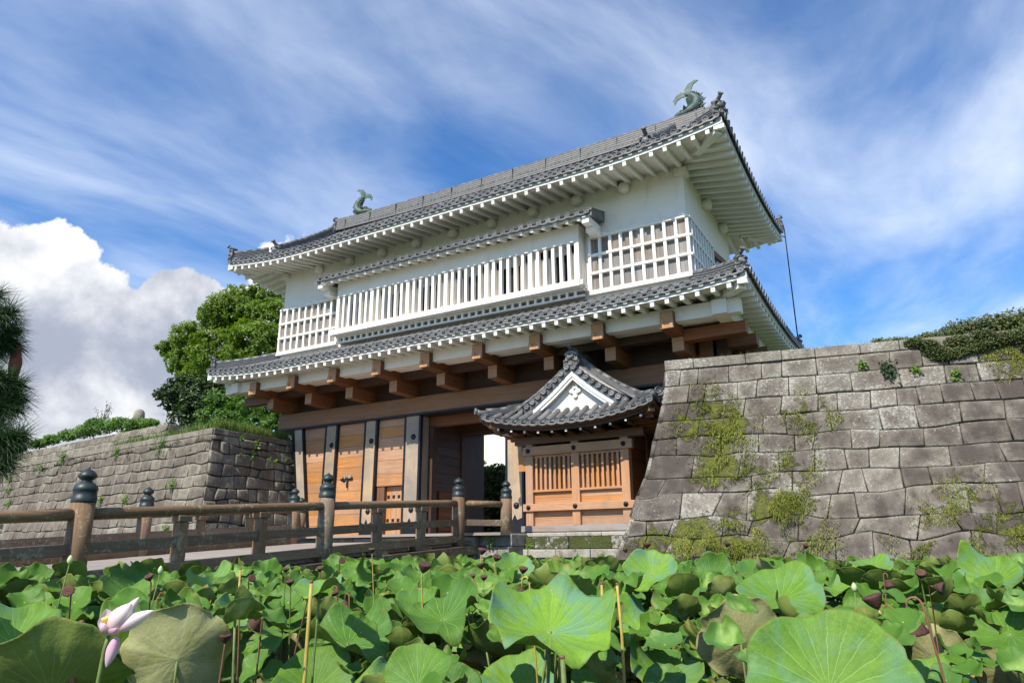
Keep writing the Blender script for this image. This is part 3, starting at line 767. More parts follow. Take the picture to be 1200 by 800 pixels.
def four(x0, x1, y0, y1, z0, run, prof, sori, slen, side_run=None):
    sr = side_run or run
    f = Slope((x0, y0, 0), (1, 0, 0), (0, 1, 0), x1-x0, run, z0, prof, sori, slen)
    bk = Slope((x1, y1, 0), (-1, 0, 0), (0, -1, 0), x1-x0, run, z0, prof, sori, slen)
    rt = Slope((x1, y0, 0), (0, 1, 0), (-1, 0, 0), y1-y0, sr, z0, prof, sori, slen)
    lf = Slope((x0, y1, 0), (0, -1, 0), (1, 0, 0), y1-y0, sr, z0, prof, sori, slen)
    return f, rt, bk, lf
GB = gate['_b']
def roof_part(name):
    o = bpy.data.objects.new(name, None); C.objects.link(o); o.parent = gate; o['_b'] = GB; BASES.append(o); return o

# ---- lower skirt roof: a part whose own pieces are rafters, boards, ridge ends
LX0, LX1, LY0, LY1 = -26.28, -3.50, 19.15, 29.25
lprof = lambda r: 0.40*r+0.02*r*r
lrun = 2.05
lf_, lr_, lb_, ll_ = four(LX0, LX1, LY0, LY1, 6.71, lrun, lprof, 0.26, 4.5)
lroof = roof_tiles(lf_, gate, lambda u: max(0.02, min(lrun, u, lf_.L-u)), 0.33, name='lower_roof')
lroof['_b'] = GB
for sl in (lr_, lb_, ll_):
    q = roof_tiles(sl, lroof, lambda u, s=sl: max(0.02, min(lrun, u, s.L-u)), 0.33, name='roof_slope')
def boards(slopes, par, zb):
    for sl in slopes:
        eave_strip(sl, 0.05, 0.20, zb+0.03, -0.035, par, 'tile_batten', 'dark_x')
        eave_strip(sl, 0.03, 0.17, zb-0.145, zb+0.028, par, 'eave_board', 'eave_grey')
        eave_strip(sl, 0.022, 0.15, zb-0.185, zb-0.147, par, 'eave_board', 'white_wood')
boards((lf_, lr_, lb_, ll_), lroof, -0.07)
def soffit(sl, par, r0, r1, z0, z1, mat='plaster'):
    m = MB()
    n = int(sl.L/0.5)
    def P(a, b_):
        u = sl.L*a; r = lerp(r0, r1, b_); uu = min(max(u, r), sl.L-r)
        return sl.A+sl.eu*uu+sl.ei*r+V((0, 0, sl.z0+lerp(z0, z1, b_)+sl.up(u)*(1-b_*0.55)))
    m.grid(P, n, 3, 0, (0.5, 0.5, 0.5), True); return m.build('soffit', mat, par)
for sl in (lf_, lr_, lb_, ll_): soffit(sl, lroof, 0.10, 2.0, -0.268, 0.02)
rafters(lf_, lroof, 0.452, 0.05, 1.95, -0.275, -0.01, 0.125, 0.135)
for sl in (lr_, lb_, ll_): rafters(sl, lroof, 0.452, 0.05, 1.95, -0.275, -0.01, 0.125, 0.135, as_parts=False)
def hip_piece(cx, cy, sx, sy, z, par, run, sl, h0, w=0.26, hgt=0.30, corner_orn=0.5, zend=None, prof=None, fr=0.10, mat='white_wood'):
    """corner: hip rafter below, hip ridge above with its ornament"""
    d = V((sx, sy, 0)).normalized()       # pointing outwards
    a = V((cx, cy, 0))
    m = MB()
    m.beam(a-d*0.30+V((0, 0, z-0.36)), a-d*(run*1.35)+V((0, 0, z-0.36+zend)), w, hgt)
    m.beam(a-d*0.20+V((0, 0, z-0.20)), a-d*0.62+V((0, 0, z-0.17)), w*1.25, 0.07)
    m.build('hip_rafter', mat, par, base=GB, bevel=0.01)
    c = MB(); c.beam(a-d*0.17+V((0, 0, z-0.16)), a-d*0.66+V((0, 0, z-0.13)), w*1.5, 0.045); c.build('hip_rafter_cap', 'cap', par, base=GB)
    pts = []
    k = 10
    for i in range(k+1):
        t = run*i/k
        pts.append(V((cx-sx*t, cy-sy*t, sl.z0+prof(t)+sl.sori*max(0, (sl.slen-t)/sl.slen)**2*max(0, 1-t/sl.run)+0.05)))
    ridge_stack(pts[1:], 0.30, 0.26, par, 'hip_ridge', 3, cap_r=0.09)
    ridge_end(pts[1]+V((0, 0, 0.0)), d, corner_orn, par)
    return pts
for sx, sy, cx, cy in ((1, -1, LX1, LY0), (-1, -1, LX0, LY0), (1, 1, LX1, LY1), (-1, 1, LX0, LY1)):
    hip_piece(cx, cy, sx, sy, 6.71+0.26, lroof, lrun, lf_, 0, zend=0.05, prof=lprof, corner_orn=0.46)

# ---- upper hip-and-gable roof
UX0, UX1, UY0, UY1 = -26.02, -3.78, 19.35, 29.05
uprof = lambda r: 0.52*r+0.030*r*r
urun = (UY1-UY0)/2; ug = 1.2
uf, ur, ub_, ul = four(UX0, UX1, UY0, UY1, 11.72, urun, uprof, 0.42, 5.0, ug)
def uend(u, s): return ug if False else (max(0.02, u) if u < ug else max(0.02, s.L-u) if u > s.L-ug else urun)
uroof = roof_tiles(uf, gate, lambda u: uend(u, uf), 0.33, name='upper_roof'); uroof['_b'] = GB
roof_tiles(ub_, uroof, lambda u: uend(u, ub_), 0.33, name='roof_slope')
for sl in (ur, ul): roof_tiles(sl, uroof, lambda u, s=sl: max(0.02, min(ug, u, s.L-u)), 0.33, name='roof_slope')
boards((uf, ur, ub_, ul), uroof, -0.10)
for sl in (uf, ur, ub_, ul): soffit(sl, uroof, 0.10, 1.84, -0.298, 0.06)
rafters(uf, uroof, 0.452, 0.05, 1.86, -0.305, 0.04, 0.125, 0.14)
for sl in (ur, ub_, ul): rafters(sl, uroof, 0.452, 0.05, 1.86, -0.305, 0.04, 0.125, 0.14, as_parts=False)
for sx, sy, cx, cy in ((1, -1, UX1, UY0), (-1, -1, UX0, UY0), (1, 1, UX1, UY1), (-1, 1, UX0, UY1)):
    hip_piece(cx, cy, sx, sy, 11.72+0.40, uroof, ug, uf, 0, zend=0.02, prof=uprof, corner_orn=0.50)
YM = (UY0+UY1)/2; ZR = 11.72+uprof(urun)
# gables
for sx, gx in ((1, UX1-ug-0.02), (-1, UX0+ug+0.02)):
    zb = 11.72+uprof(ug)
    m = MB(); pts = []
    for i in range(17):
        r = ug+(urun-ug)*i/16; pts.append(V((gx, UY0+r, 11.72+uprof(r)-0.02)))
    poly = pts+[V((gx, 2*YM-p.y, p.z)) for p in pts[-2::-1]]
    m.prism(poly, (-sx*0.2, 0, 0)); m.build('gable_wall', 'plaster', uroof, base=GB)
    for s2 in (1, -1):
        line = [V((gx-sx*(1.55 if sx > 0 else 0.55), YM+s2*(urun-r)*-1, 11.72+uprof(r)+0.03)) for r in [1.15+(urun-1.15)*i/10 for i in range(11)]]
        line = [V((p.x, YM-s2*(YM-p.y) if False else p.y, p.z)) for p in line]
        ridge_stack(line, 0.34, 0.44, uroof, 'descending_ridge', 5, cap_r=0.10, mats=('tile', 'tile'))
        ridge_end(line[0], V((0, line[0].y-line[-1].y, 0)), 0.56, uroof)
# main ridge, swept up at its ends
RX0, RX1 = UX0+ug+0.75, UX1-ug-0.35
rp = []
for i in range(41):
    x = lerp(RX0, RX1, i/40); e = abs(i/20-1); rp.append(V((x, YM, ZR-0.08+0.16*e**3)))
ridge_stack(rp, 0.62, 0.62, uroof, 'main_ridge', 6, cap_r=0.13, mats=('tile', 'tile_light'), lip=0.012, wave=(0.272, ZR+0.12))
ridge_end((RX1, YM, ZR-0.1), (1, 0, 0), 0.80, uroof); ridge_end((RX0, YM, ZR-0.1), (-1, 0, 0), 0.80, uroof)

# ---- fish-shaped ridge ornaments
def fish(x, s, sx):
    """head on the ridge facing sx, body rearing up, forked tail curling back over the head"""
    m = MB(); B0 = V((x, YM, ZR+0.66))
    def P(a, z): return B0+V((a*sx*s, 0, z*s))
    path = [(0.62, 0.10), (0.40, 0.14), (0.16, 0.16), (-0.08, 0.20), (-0.26, 0.32), (-0.34, 0.52), (-0.28, 0.74), (-0.14, 0.90), (0.02, 1.00), (0.14, 1.06)]
    rad = [0.08, 0.17, 0.23, 0.28, 0.285, 0.265, 0.225, 0.175, 0.125, 0.07]
    m.tube([P(*p) for p in path], [r*s for r in rad], 14, 0, None, True, True, 0.72, (0, 1, 0))
    # jaw, brow, eye bosses
    m.tube([P(0.66, 0.16), P(0.48, 0.25), P(0.28, 0.30)], [0.04*s, 0.09*s, 0.06*s], 8)
    for yy in (-0.11, 0.11): m.blob(P(0.34, 0.28)+V((0, yy*s, 0)), 0.06*s, 1, 0.1)
    m.tube([P(0.70, 0.03), P(0.45, 0.03), P(0.2, 0.05)], [0.05*s, 0.10*s, 0.08*s], 8)
    # forked tail: two blades with thickness
    def blade(pts, th=0.05):
        m.prism([P(*q)+V((0, -th*s/2, 0)) for q in pts], (0, th*s, 0))
    blade([(0.00, 1.06), (0.06, 0.93), (0.30, 0.96), (0.50, 0.86), (0.60, 0.70), (0.66, 0.90), (0.52, 1.10), (0.30, 1.20)])
    blade([(-0.04, 0.98), (0.10, 1.00), (0.24, 1.22), (0.16, 1.46), (-0.10, 1.58), (-0.34, 1.54), (-0.10, 1.44), (-0.02, 1.26)][::-1] if False else [(-0.02, 0.96), (0.16, 1.06), (0.14, 1.30), (-0.02, 1.50), (-0.30, 1.60), (-0.44, 1.54), (-0.22, 1.42), (-0.14, 1.22)])
    # dorsal spines down the back, belly and pectoral fins
    for a, z, dx, dz in ((-0.20, 0.82, -0.16, 0.22), (-0.40, 0.72, -0.18, 0.18), (-0.50, 0.54, -0.20, 0.10), (-0.48, 0.36, -0.2, 0.02), (-0.36, 0.20, -0.16, -0.04)):
        blade([(a+0.06, z-0.09), (a+dx, z+dz), (a+0.08, z+0.10)], 0.04)
    for yy in (-1, 1):
        m.prism([P(0.02, 0.30)+V((0, yy*0.15*s, 0)), P(0.06, 0.62)+V((0, yy*0.34*s, 0)), P(-0.16, 0.70)+V((0, yy*0.30*s, 0)), P(-0.14, 0.40)+V((0, yy*0.16*s, 0))], (0.03*s, 0, 0))
        m.prism([P(0.28, 0.16)+V((0, yy*0.15*s, 0)), P(0.16, 0.34)+V((0, yy*0.36*s, 0)), P(0.04, 0.22)+V((0, yy*0.17*s, 0))], (0.03*s, 0, 0))
    # scale rows as small overlapping plates
    for i in range(2, 8):
        p0, p1 = V((path[i][0], path[i][1])), V((path[i+1][0], path[i+1][1])) if i+1 < len(path) else V(path[i])
        for k in range(3):
            q = p0.lerp(p1, k/3); r = lerp(rad[i], rad[i+1], k/3)
            for j in range(9):
                th = 2*PI*j/9+(k % 2)*0.35; d = (p1-p0).normalized(); nrm = V((-d[1], d[0]))
                c = P(q[0]+nrm[0]*r*math.sin(th), q[1]+nrm[1]*r*math.sin(th))+V((0, 0.72*r*math.cos(th)*s, 0))
                m.blob(c, 0.045*s, 1, 0.0)
    return m.build('fish_ornament', 'verdigris', uroof, base=GB)
fish(-22.62, 0.95, 1); fish(-5.92, 0.95, -1)

# ---- stub beam ends under the upper eave
pr = None
for i, x in enumerate([-21.98+q*1.794 for q in range(9)]):
    if pr is None:
        m = MB(); m.lathe((0, GY0+0.02, 11.46), [(0.19, 0), (0.19, 0.26), (0.165, 0.29), (0.02, 0.335)], 20, V((0, -1, 0)))
        pr = m.build('beam_stub', 'plaster', gate, base=(0, GB[1], 0)); pr.location = (x-GB[0], 0, 0)
    else: copy_part(pr, gate, (x-GB[0], 0, 0))
for y in (23.6, 25.9):
    m = MB(); m.lathe((GX1-0.02, y, 11.42), [(0.20, 0), (0.20, 0.28), (0.17, 0.31), (0.02, 0.335)], 20, V((1, 0, 0))); m.build('beam_stub', 'plaster', gate)
m = MB(); m.box(GX1-0.25, GX1+0.16, GY0-0.16, GY0+0.25, 11.42, 11.66); m.box(GX0-0.16, GX0+0.25, GY0-0.16, GY0+0.25, 11.42, 11.66); m.build('corner_bracket', 'plaster', gate, bevel=0.01)

# ---- window lattices --------------------------------------------------------
def lattice(x0, x1, n, name='window_lattice'):
    m = MB(); y0, y1 = GY0-0.13, GY0-0.02
    for i in range(n+1):
        x = lerp(x0, x1, i/n); m.box(x-0.052, x+0.052, y0, y1, LZ0, LZ1-0.05)
    for j, z in enumerate((LZ0, LZ0+0.665, LZ0+1.33, LZ1)):
        m.box(x0-0.06, x1+0.06, y0-0.02, y1+0.01, z-0.045, z+0.045)
    m.box(x0-0.06, x1+0.06, y0-0.05, y1+0.02, LZ0-0.12, LZ0-0.048)
    xx = x0                                        # little caps on the top rail
    while xx < x1: m.box(xx+0.02, xx+0.25, y0-0.05, y1+0.01, LZ1+0.046, LZ1+0.085); xx += 0.4
    o = m.build(name, 'white_wood', gate, bevel=0.006)
    bd = MB(); xx = x0
    while xx < x1-0.01:
        w = min(rnd(0.16, 0.24), x1-xx); bd.box(xx+0.002, xx+w-0.002, GY0-0.022+rnd(0, .006), GY0+0.01, LZ0-0.05, LZ1-0.01); xx += w
    bd.build('window_board', 'board_z', o, base=GB)
    return o
lattice(-24.17, -20.72, 9); lattice(-9.02, -5.56, 9)
m = MB(); x0, x1 = GX1+0.02, GX1+0.13
for i in range(9): m.box(x0, x1, 21.35+i*0.33-0.05, 21.35+i*0.33+0.05, LZ0, LZ1-0.05)
for z in (LZ0, LZ0+0.665, LZ0+1.33, LZ1): m.box(x0-0.01, x1+0.02, 21.06, 24.03, z-0.045, z+0.045)
o = m.build('window_lattice', 'white_wood', gate, bevel=0.006)
bd = MB(); yy = 21.2
while yy < 24.0: bd.box(GX1-0.01, GX1+0.02+rnd(0, .004), yy+0.002, yy+0.20, LZ0-0.05, LZ1-0.01); yy += 0.202
bd.build('window_board', 'board_z', o, base=GB)
m = MB(); m.hexa([(GX1+0.01, 24.1, 9.62), (GX1+0.12, 24.1, 9.62), (GX1+0.55, 26.7, 9.42), (GX1+0.44, 26.7, 9.42), (GX1+0.01, 24.1, 9.84), (GX1+0.12, 24.1, 9.84), (GX1+0.55, 26.7, 9.62), (GX1+0.44, 26.7, 9.62)]); m.build('shutter_rail', 'brown_y', gate)
m = MB(); m.box(GX1-0.01, GX1+0.012, 24.1, 26.8, LZ0, 9.7); m.build('window_board', 'board_z', gate)
m = MB()
for i in range(6): m.box(GX1+0.02, GX1+0.11, 24.5+i*0.4, 24.58+i*0.4, LZ0, 9.5)
m.build('window_lattice', 'white_wood', gate)

# ---- projecting barred bay --------------------------------------------------
BX0, BX1, BY = -20.36, -9.22, 20.58
m = MB()
m.box(BX0, BX1, BY+0.02, GY0-0.001, 9.68, 10.34)                      # band above the bars
m.box(BX0, BX0+0.10, BY+0.16, GY0-0.001, 8.0, 9.68); m.box(BX1-0.10, BX1, BY+0.16, GY0-0.001, 8.0, 9.68)
bay = m.build('barred_bay', 'plaster', gate); bay['_b'] = GB
nb = 6; bw = (BX1-BX0)/nb
m = MB()
for i in range(nb):
    a = BX0+i*bw; c = a+bw/2
    for (xa, xb) in ((a+0.10, c-0.40), (c+0.34, a+bw-0.10)) if i % 2 == 0 else ((a+0.10, c-0.30), (c+0.46, a+bw-0.10)):
        m.box(xa, xb, BY+0.27, BY+0.33, 8.02, 9.68)
    m.box(a+0.10, a+bw-0.10, BY+0.27, BY+0.33, 9.40, 9.68)
    m.box(a-0.02+0.12, a+0.0, BY+0.2, BY+0.33, 8.0, 9.68)
m.build('bay_panel', 'plaster', bay)
m = MB(); m.box(BX0+0.11, BX1-0.11, BY+0.45, BY+0.50, 8.0, 9.68); m.build('bay_interior', 'black', bay)  # black sheet painting in the darkness behind the openings
pr = {}
B = V(GB)
for i in range(nb*6+1):
    x = BX0+0.085+(BX1-BX0-0.17)*i/(nb*6); wide = i % 6 == 0
    if wide not in pr:
        m = MB(); w = 0.085 if wide else 0.058; m.box(-w, w, BY, BY+0.15, 8.22, 9.679)
        o = m.build('bay_bar', 'white_wood', bay, base=(0, B.y, 0), bevel=0.008); o.location = (x-B.x, 0, 0); pr[wide] = o
    else: copy_part(pr[wide], bay, (x-B.x, 0, 0))
m = MB()
for i in range(nb):
    a = BX0+i*bw; m.box(a-0.10 if i == 0 else a+0.05, a+bw-0.05, BY-0.13, BY+0.20, 8.01+rnd(-.004, .004), 8.23)
m.box(BX1-0.05, BX1+0.16, BY-0.10, BY+0.16, 8.03, 8.20); m.box(BX0-0.2, BX0-0.10, BY-0.10, BY+0.16, 8.03, 8.20)
for i in range(nb+1): m.box(BX0+i*bw-0.05, BX0+i*bw+0.05, BY-0.16, BY+0.15, 7.99, 8.25)
m.box(BX0-0.12, BX0, BY-0.05, GY0-0.12, 8.01, 8.23); m.box(BX1, BX1+0.12, BY+0.17, GY0-0.15, 8.01, 8.19)
m.build('bay_rail', 'white_wood', bay, bevel=0.01)
m = MB()
xx = BX0
while xx < BX1+0.01: m.box(xx-0.045, xx+0.045, 20.80, 20.90, 7.78, 7.98); xx += 0.31
m.box(BX0-0.1, BX1+0.05, 20.79, 20.92, 7.735, 7.785); m.box(BX0-0.1, BX1+0.05, 20.78, 21.0, 7.95, 8.0)
m.build('bay_foot_lattice', 'white_wood', bay, bevel=0.005)
m = MB(); m.box(BX0, BX1, 20.95, 20.99, 7.7, 7.98); m.build('window_board', 'board_x', bay)
# eyebrow roof above the bay
EX0, EX1 = -21.10, -8.42
es = Slope((EX0, 20.02, 0), (1, 0, 0), (0, 1, 0), EX1-EX0, 1.2, 10.40, lambda r: 0.36*r, 0.0, 1.0)
er = roof_tiles(es, gate, lambda u: 1.12, 0.36, name='eyebrow_roof', rr=0.092, disc=0.105); er['_b'] = GB
eave_strip(es, 0.08, 0.20, -0.13, -0.03, er, 'eave_board', 'eave_grey')
m = MB(); m.hexa([(EX0+0.05, 20.14, 10.28), (EX1-0.05, 20.14, 10.28), (EX1-0.05, 21.16, 10.60), (EX0+0.05, 21.16, 10.60), (EX0+0.05, 20.14, 10.32), (EX1-0.05, 20.14, 10.32), (EX1-0.05, 21.16, 10.72), (EX0+0.05, 21.16, 10.72)]); m.build('soffit', 'plaster', er)
for x in (EX0+0.02, EX1-0.24):
    m = MB(); m.hexa([(x, 20.0, 10.22), (x+0.22, 20.0, 10.22), (x+0.22, 21.14, 10.44), (x, 21.14, 10.44), (x, 20.0, 10.50), (x+0.22, 20.0, 10.50), (x+0.22, 21.14, 10.84), (x, 21.14, 10.84)]); m.build('verge_tile', 'tile', er)
pr = None
for i in range(27):
    x = EX0+0.45+i*0.45
    if x > EX1-0.4: break
    if pr is None:
        m = MB(); m.beam((0, 20.04, 10.20), (0, 20.60, 10.36), 0.12, 0.12); pr = m.build('rafter', 'white_wood', er, base=(0, B.y, 0), bevel=0.006); pr.location = (x-B.x, 0, 0)
    else: copy_part(pr, er, (x-B.x, 0, 0))
for x in (EX0+0.12, EX1-0.42):
    m = MB(); m.box(x, x+0.26, 20.06, 21.14, 10.02, 10.27); m.box(x-0.02, x+0.30, 20.42, 21.14, 9.84, 10.03); m.build('eave_bracket', 'white_wood', er, bevel=0.01)
# ================================================================== GUARD HUT
hut = thing('guard_hut', 'small orange timber hut with barred window and tiled gable roof', 'guard hut', (-9.55, 21.2, 0))
HB = hut['_b']
HX = (-11.22, -9.57, -7.90); HY = 20.5
for x in HX:
    m = MB(); m.box(x-0.135, x+0.135, HY, HY+0.27, 0.21, 3.05); m.build('post', 'wood_z', hut, bevel=0.012)
for x in HX[::2]:
    m = MB(); m.box(x-0.13, x+0.13, 22.2, 22.5, 0.21, 3.05); m.build('post', 'wood_z', hut, bevel=0.012)
m = MB(); m.box(-11.50, -7.6, HY-0.06, HY+0.30, 0.02, 0.205); m.build('sill', 'board_x', hut, bevel=0.012)
m = MB(); m.box(-11.42, -7.62, HY-0.07, HY+0.10, 0.66, 0.89); m.build('rail', 'wood_x', hut, bevel=0.012)
m = MB(); m.box(-11.42, -7.62, HY-0.07, HY+0.12, 2.44, 2.72); m.build('head_rail', 'wood_x', hut, bevel=0.012)
s = MB()
for x in HX:
    for z in (0.775, 2.58):
        s.lathe((x, HY-0.07, z), [(0.055, 0), (0.05, .02), (0.03, .05), (0.01, .055)], 6, V((0, -1, 0)))
        s.lathe((x, HY-0.07, z), [(0.085, 0), (0.078, .012), (0.04, .014)], 8, V((0, -1, 0)))
s.build('bolt_cover', 'iron', hut)
for xa, xb in ((HX[0]+0.135, HX[1]-0.135), (HX[1]+0.135, HX[2]-0.135)):
    m = MB()
    for z0, z1 in ((0.21, 0.43), (0.434, 0.66)): m.box(xa, xb, HY+0.12, HY+0.16, z0, z1)
    for z0, z1 in ((0.89, 1.07), (1.074, 1.26)): m.box(xa, xb, HY+0.12, HY+0.16, z0, z1)
    m.build('wall_board', 'wood_x', hut, bevel=0.005)
    m = MB(); m.box(xa, xb, HY+0.02, HY+0.20, 1.26, 1.33); m.build('window_sill', 'wood_x', hut, bevel=0.006); m = MB(); m.box(xa, xb, HY+0.06, HY+0.18, 2.36, 2.438); m.build('window_head', 'wood_x', hut, bevel=0.006)
    n = 8
    for i in range(n):
        x = lerp(xa, xb, (i+0.65)/(n+0.3)); m = MB(); m.box(x-0.038, x+0.038, HY+0.05, HY+0.13, 1.331, 2.36); m.build('window_bar', 'wood_z', hut, bevel=0.005)
    m = MB()
    for i in range(7): m.box(lerp(xa, xb, i/7)+.002, lerp(xa, xb, (i+1)/7)-.002, HY+0.19, HY+0.22, 1.33, 2.36)
    m.build('window_board', 'wood_z', hut, bevel=0.003)
for x in (HX[0]-0.08, HX[2]+0.02):
    m = MB()
    for i in range(6): m.box(x, x+0.06, HY+0.27, 22.2, 0.21+i*0.47, 0.21+i*0.47+0.465)
    m.build('side_wall', 'brown_y', hut)
m = MB(); m.box(-11.3, -7.8, 22.15, 22.2, 0.21, 3.0); m.build('rear_wall', 'dark_x', hut)
m = MB(); m.box(-11.62, -11.36, HY+0.02, HY+0.14, 1.95, 2.62); m.build('side_bracket', 'wood_z', hut)

HCX = -9.42; HE0, HE1 = -12.42, -6.44; HY0 = 19.42; HY1 = 23.2
hz0 = 3.30
frun = 0.74
hprof = lambda r: 0.50*r+0.12*r*r
hw = (HE1-HE0)/2
# side slopes rise to the ridge with a concave sweep
def sprof(r):                                   # r = 0 at the eave, hw at the ridge
    return 0.385*r+0.08*max(r, 0.0)**2.1
fs = Slope((HE0, HY0, 0), (1, 0, 0), (0, 1, 0), HE1-HE0, frun*2.2, hz0, hprof, 0.40, 2.7)
hroof = roof_tiles(fs, hut, lambda u: max(0.02, min(frun, u*0.9, (fs.L-u)*0.9)), 0.335, name='roof', rr=0.088, disc=0.10); hroof['_b'] = HB
srt = Slope((HE1, HY0, 0), (0, 1, 0), (-1, 0, 0), HY1-HY0, hw, hz0, sprof, 0.40, 2.7)
slf = Slope((HE0, HY1, 0), (0, -1, 0), (1, 0, 0), HY1-HY0, hw, hz0, sprof, 0.40, 2.7)
GYF = HY0+frun
def hs_end_r(u): return max(0.02, u*1.1) if u < frun-0.05 else hw
def hs_end_l(u): return hs_end_r(slf.L-u)
roof_tiles(srt, hroof, hs_end_r, 0.335, name='roof_slope'); roof_tiles(slf, hroof, hs_end_l, 0.335, name='roof_slope')
for sl in (fs, srt, slf):
    eave_strip(sl, 0.07, 0.19, -0.16, -0.05, hroof, 'eave_board', 'brown_x')
    eave_strip(sl, 0.16, 0.26, -0.25, -0.165, hroof, 'eave_board', 'dark_x')
# under-eave boarding and small rafters
m = MB()
m.add([V((HE0+0.3, HY0+0.25, hz0-0.20)), V((HE1-0.3, HY0+0.25, hz0-0.20)), V((HE1-1.3, 20.6, hz0+0.05)), V((HE0+1.1, 20.6, hz0+0.05))], [(0, 1, 2, 3)])
m.add([V((HE1-0.3, HY0+0.25, hz0-0.18)), V((HE1-0.3, HY1, hz0-0.18)), V((HE1-1.3, HY1, hz0+0.05)), V((HE1-1.3, 20.6, hz0+0.05))], [(0, 1, 2, 3)])
m.add([V((HE0+0.3, HY0+0.25, hz0-0.18)), V((HE0+0.3, HY1, hz0-0.18)), V((HE0+1.1, HY1, hz0+0.05)), V((HE0+1.1, 20.6, hz0+0.05))], [(0, 3, 2, 1)])
m.build('soffit', 'dark_x', hroof)
for i in range(11):
    x = lerp(HE0+0.55, HE1-0.55, i/10); z = hz0-0.25+fs.up(x-HE0)*0.9
    m = MB(); m.box(x-0.04, x+0.04, HY0+0.22, 20.6, z-0.08, z)
    m.box(x-0.035, x+0.035, HY0+0.205, HY0+0.219, z-0.075, z-0.01, 1); m.build('rafter', ['dark_y', 'plaster'], hroof)
m = MB()
for i in range(9):
    y = HY0+0.5+i*0.36; z = hz0-0.24+srt.up(y-HY0)*0.9
    m.box(HE0+0.25, HE0+1.2, y-0.05, y+0.05, z-0.11, z); m.box(HE1-1.2, HE1-0.25, y-0.05, y+0.05, z-0.11, z)
o = m.build('rafter', 'brown_x', hroof); o['kind'] = 'stuff'
for sx, x in ((1, HE1), (-1, HE0)):
    m = MB(); d = V((sx, -1, 0)).normalized(); a = V((x, HY0, hz0+0.14))
    m.beam(a-d*0.30, a-d*1.5+V((0, 0, -0.15)), 0.20, 0.20); m.build('hip_rafter', 'wood_x', hroof, bevel=0.01)
    pts = []
    for i in range(7):
        t = frun*i/6; pts.append(V((x-sx*t*1.1, HY0+t, hz0+hprof(t)+0.40*max(0, (2.7-t)/2.7)**2*(1-t/(frun*2.2))+0.04)))
    ridge_stack(pts[1:], 0.20, 0.12, hroof, 'hip_ridge', 2, cap_r=0.08)
    a = pts[0]+V((0, 0, 0.06)); m = MB(); m.tube([a-d*0.3+V((0, 0, 0.02)), a+d*0.02, a+d*0.16+V((0, 0, 0.05))], [0.085, 0.09, 0.095], 12)
    m.lathe(a+d*0.16+V((0, 0, .05)), [(0.11, -0.03), (0.11, 0.04), (0.085, 0.04), (0.08, 0.015), (0.01, 0.03)], 12, d); m.build('corner_tile', 'tile', hroof)
# head wall plate and front purlin
m = MB(); m.box(-11.75, -7.25, HY-0.02, HY+0.24, 2.80, 3.05); m.build('wall_plate', 'brown_x', hut, bevel=0.01)
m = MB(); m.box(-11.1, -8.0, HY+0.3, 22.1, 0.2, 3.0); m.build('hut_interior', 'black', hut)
# gable: white barge boards, recessed field, pendant ornament
zb = hz0+hprof(frun)+0.02; GL, GR = -10.88, -7.98
def zroof(x): return hz0+sprof(max(0.0, hw-abs(x-(HE0+HE1)/2)))
GA = zroof(HCX)-0.22
m = MB(); m.prism([(GL, GYF+0.25, zb), (GR, GYF+0.25, zb), (HCX, GYF+0.25, GA-0.1)], (0, 0.1, 0)); m.build('gable_field', 'plaster', hroof)
def barge(off, wdt, y0, y1, name):
    m = MB()
    for s in (-1, 1):
        xe = GL-0.10 if s < 0 else GR+0.10
        vs = []; n = 12
        for i in range(n+1):
            t = i/n; x = lerp(HCX, xe, t); z = zroof(x)-0.20-off
            k = wdt*(1.25-0.25*t)
            for yy in (y0, y1): vs += [V((x, yy, z)), V((x, yy, z-k))]
        fsx = []
        for i in range(n):
            o = 4*i; fsx += [(o, o+1, o+5, o+4), (o+2, o+6, o+7, o+3), (o, o+4, o+6, o+2), (o+1, o+3, o+7, o+5)]
        fsx += [(0, 2, 3, 1), (4*n, 4*n+1, 4*n+3, 4*n+2)]
        m.add(vs, fsx, 0, (0.5, .5, .5))
    return m.build(name, 'white_wood', hroof)
barge(0.0, 0.17, GYF-0.02, GYF+0.06, 'barge_board'); barge(0.15, 0.13, GYF+0.02, GYF+0.12, 'barge_board')
m = MB(); cz = 4.36
m.blob((HCX, GYF+0.20, cz), 0.13, 2, 0.05, sq=(1, .4, 1)); m.blob((HCX-0.13, GYF+0.20, cz+0.02), 0.085, 2, 0.05, sq=(1, .4, 1)); m.blob((HCX+0.13, GYF+0.20, cz+0.02), 0.085, 2, 0.05, sq=(1, .4, 1))
m.blob((HCX, GYF+0.20, cz-0.14), 0.09, 2, 0.05, sq=(1, .4, 1)); m.blob((HCX-0.07, GYF+0.2, cz+0.16), 0.06, 2, 0.05, sq=(1, .4, 1)); m.blob((HCX+0.07, GYF+0.2, cz+0.16), 0.06, 2, 0.05, sq=(1, .4, 1))
m.lathe((HCX, GYF+0.15, cz+0.10), [(0.05, 0), (0.05, .03), (0.01, .04)], 6, V((0, -1, 0)))
m.build('gable_pendant', 'white_wood', hroof)
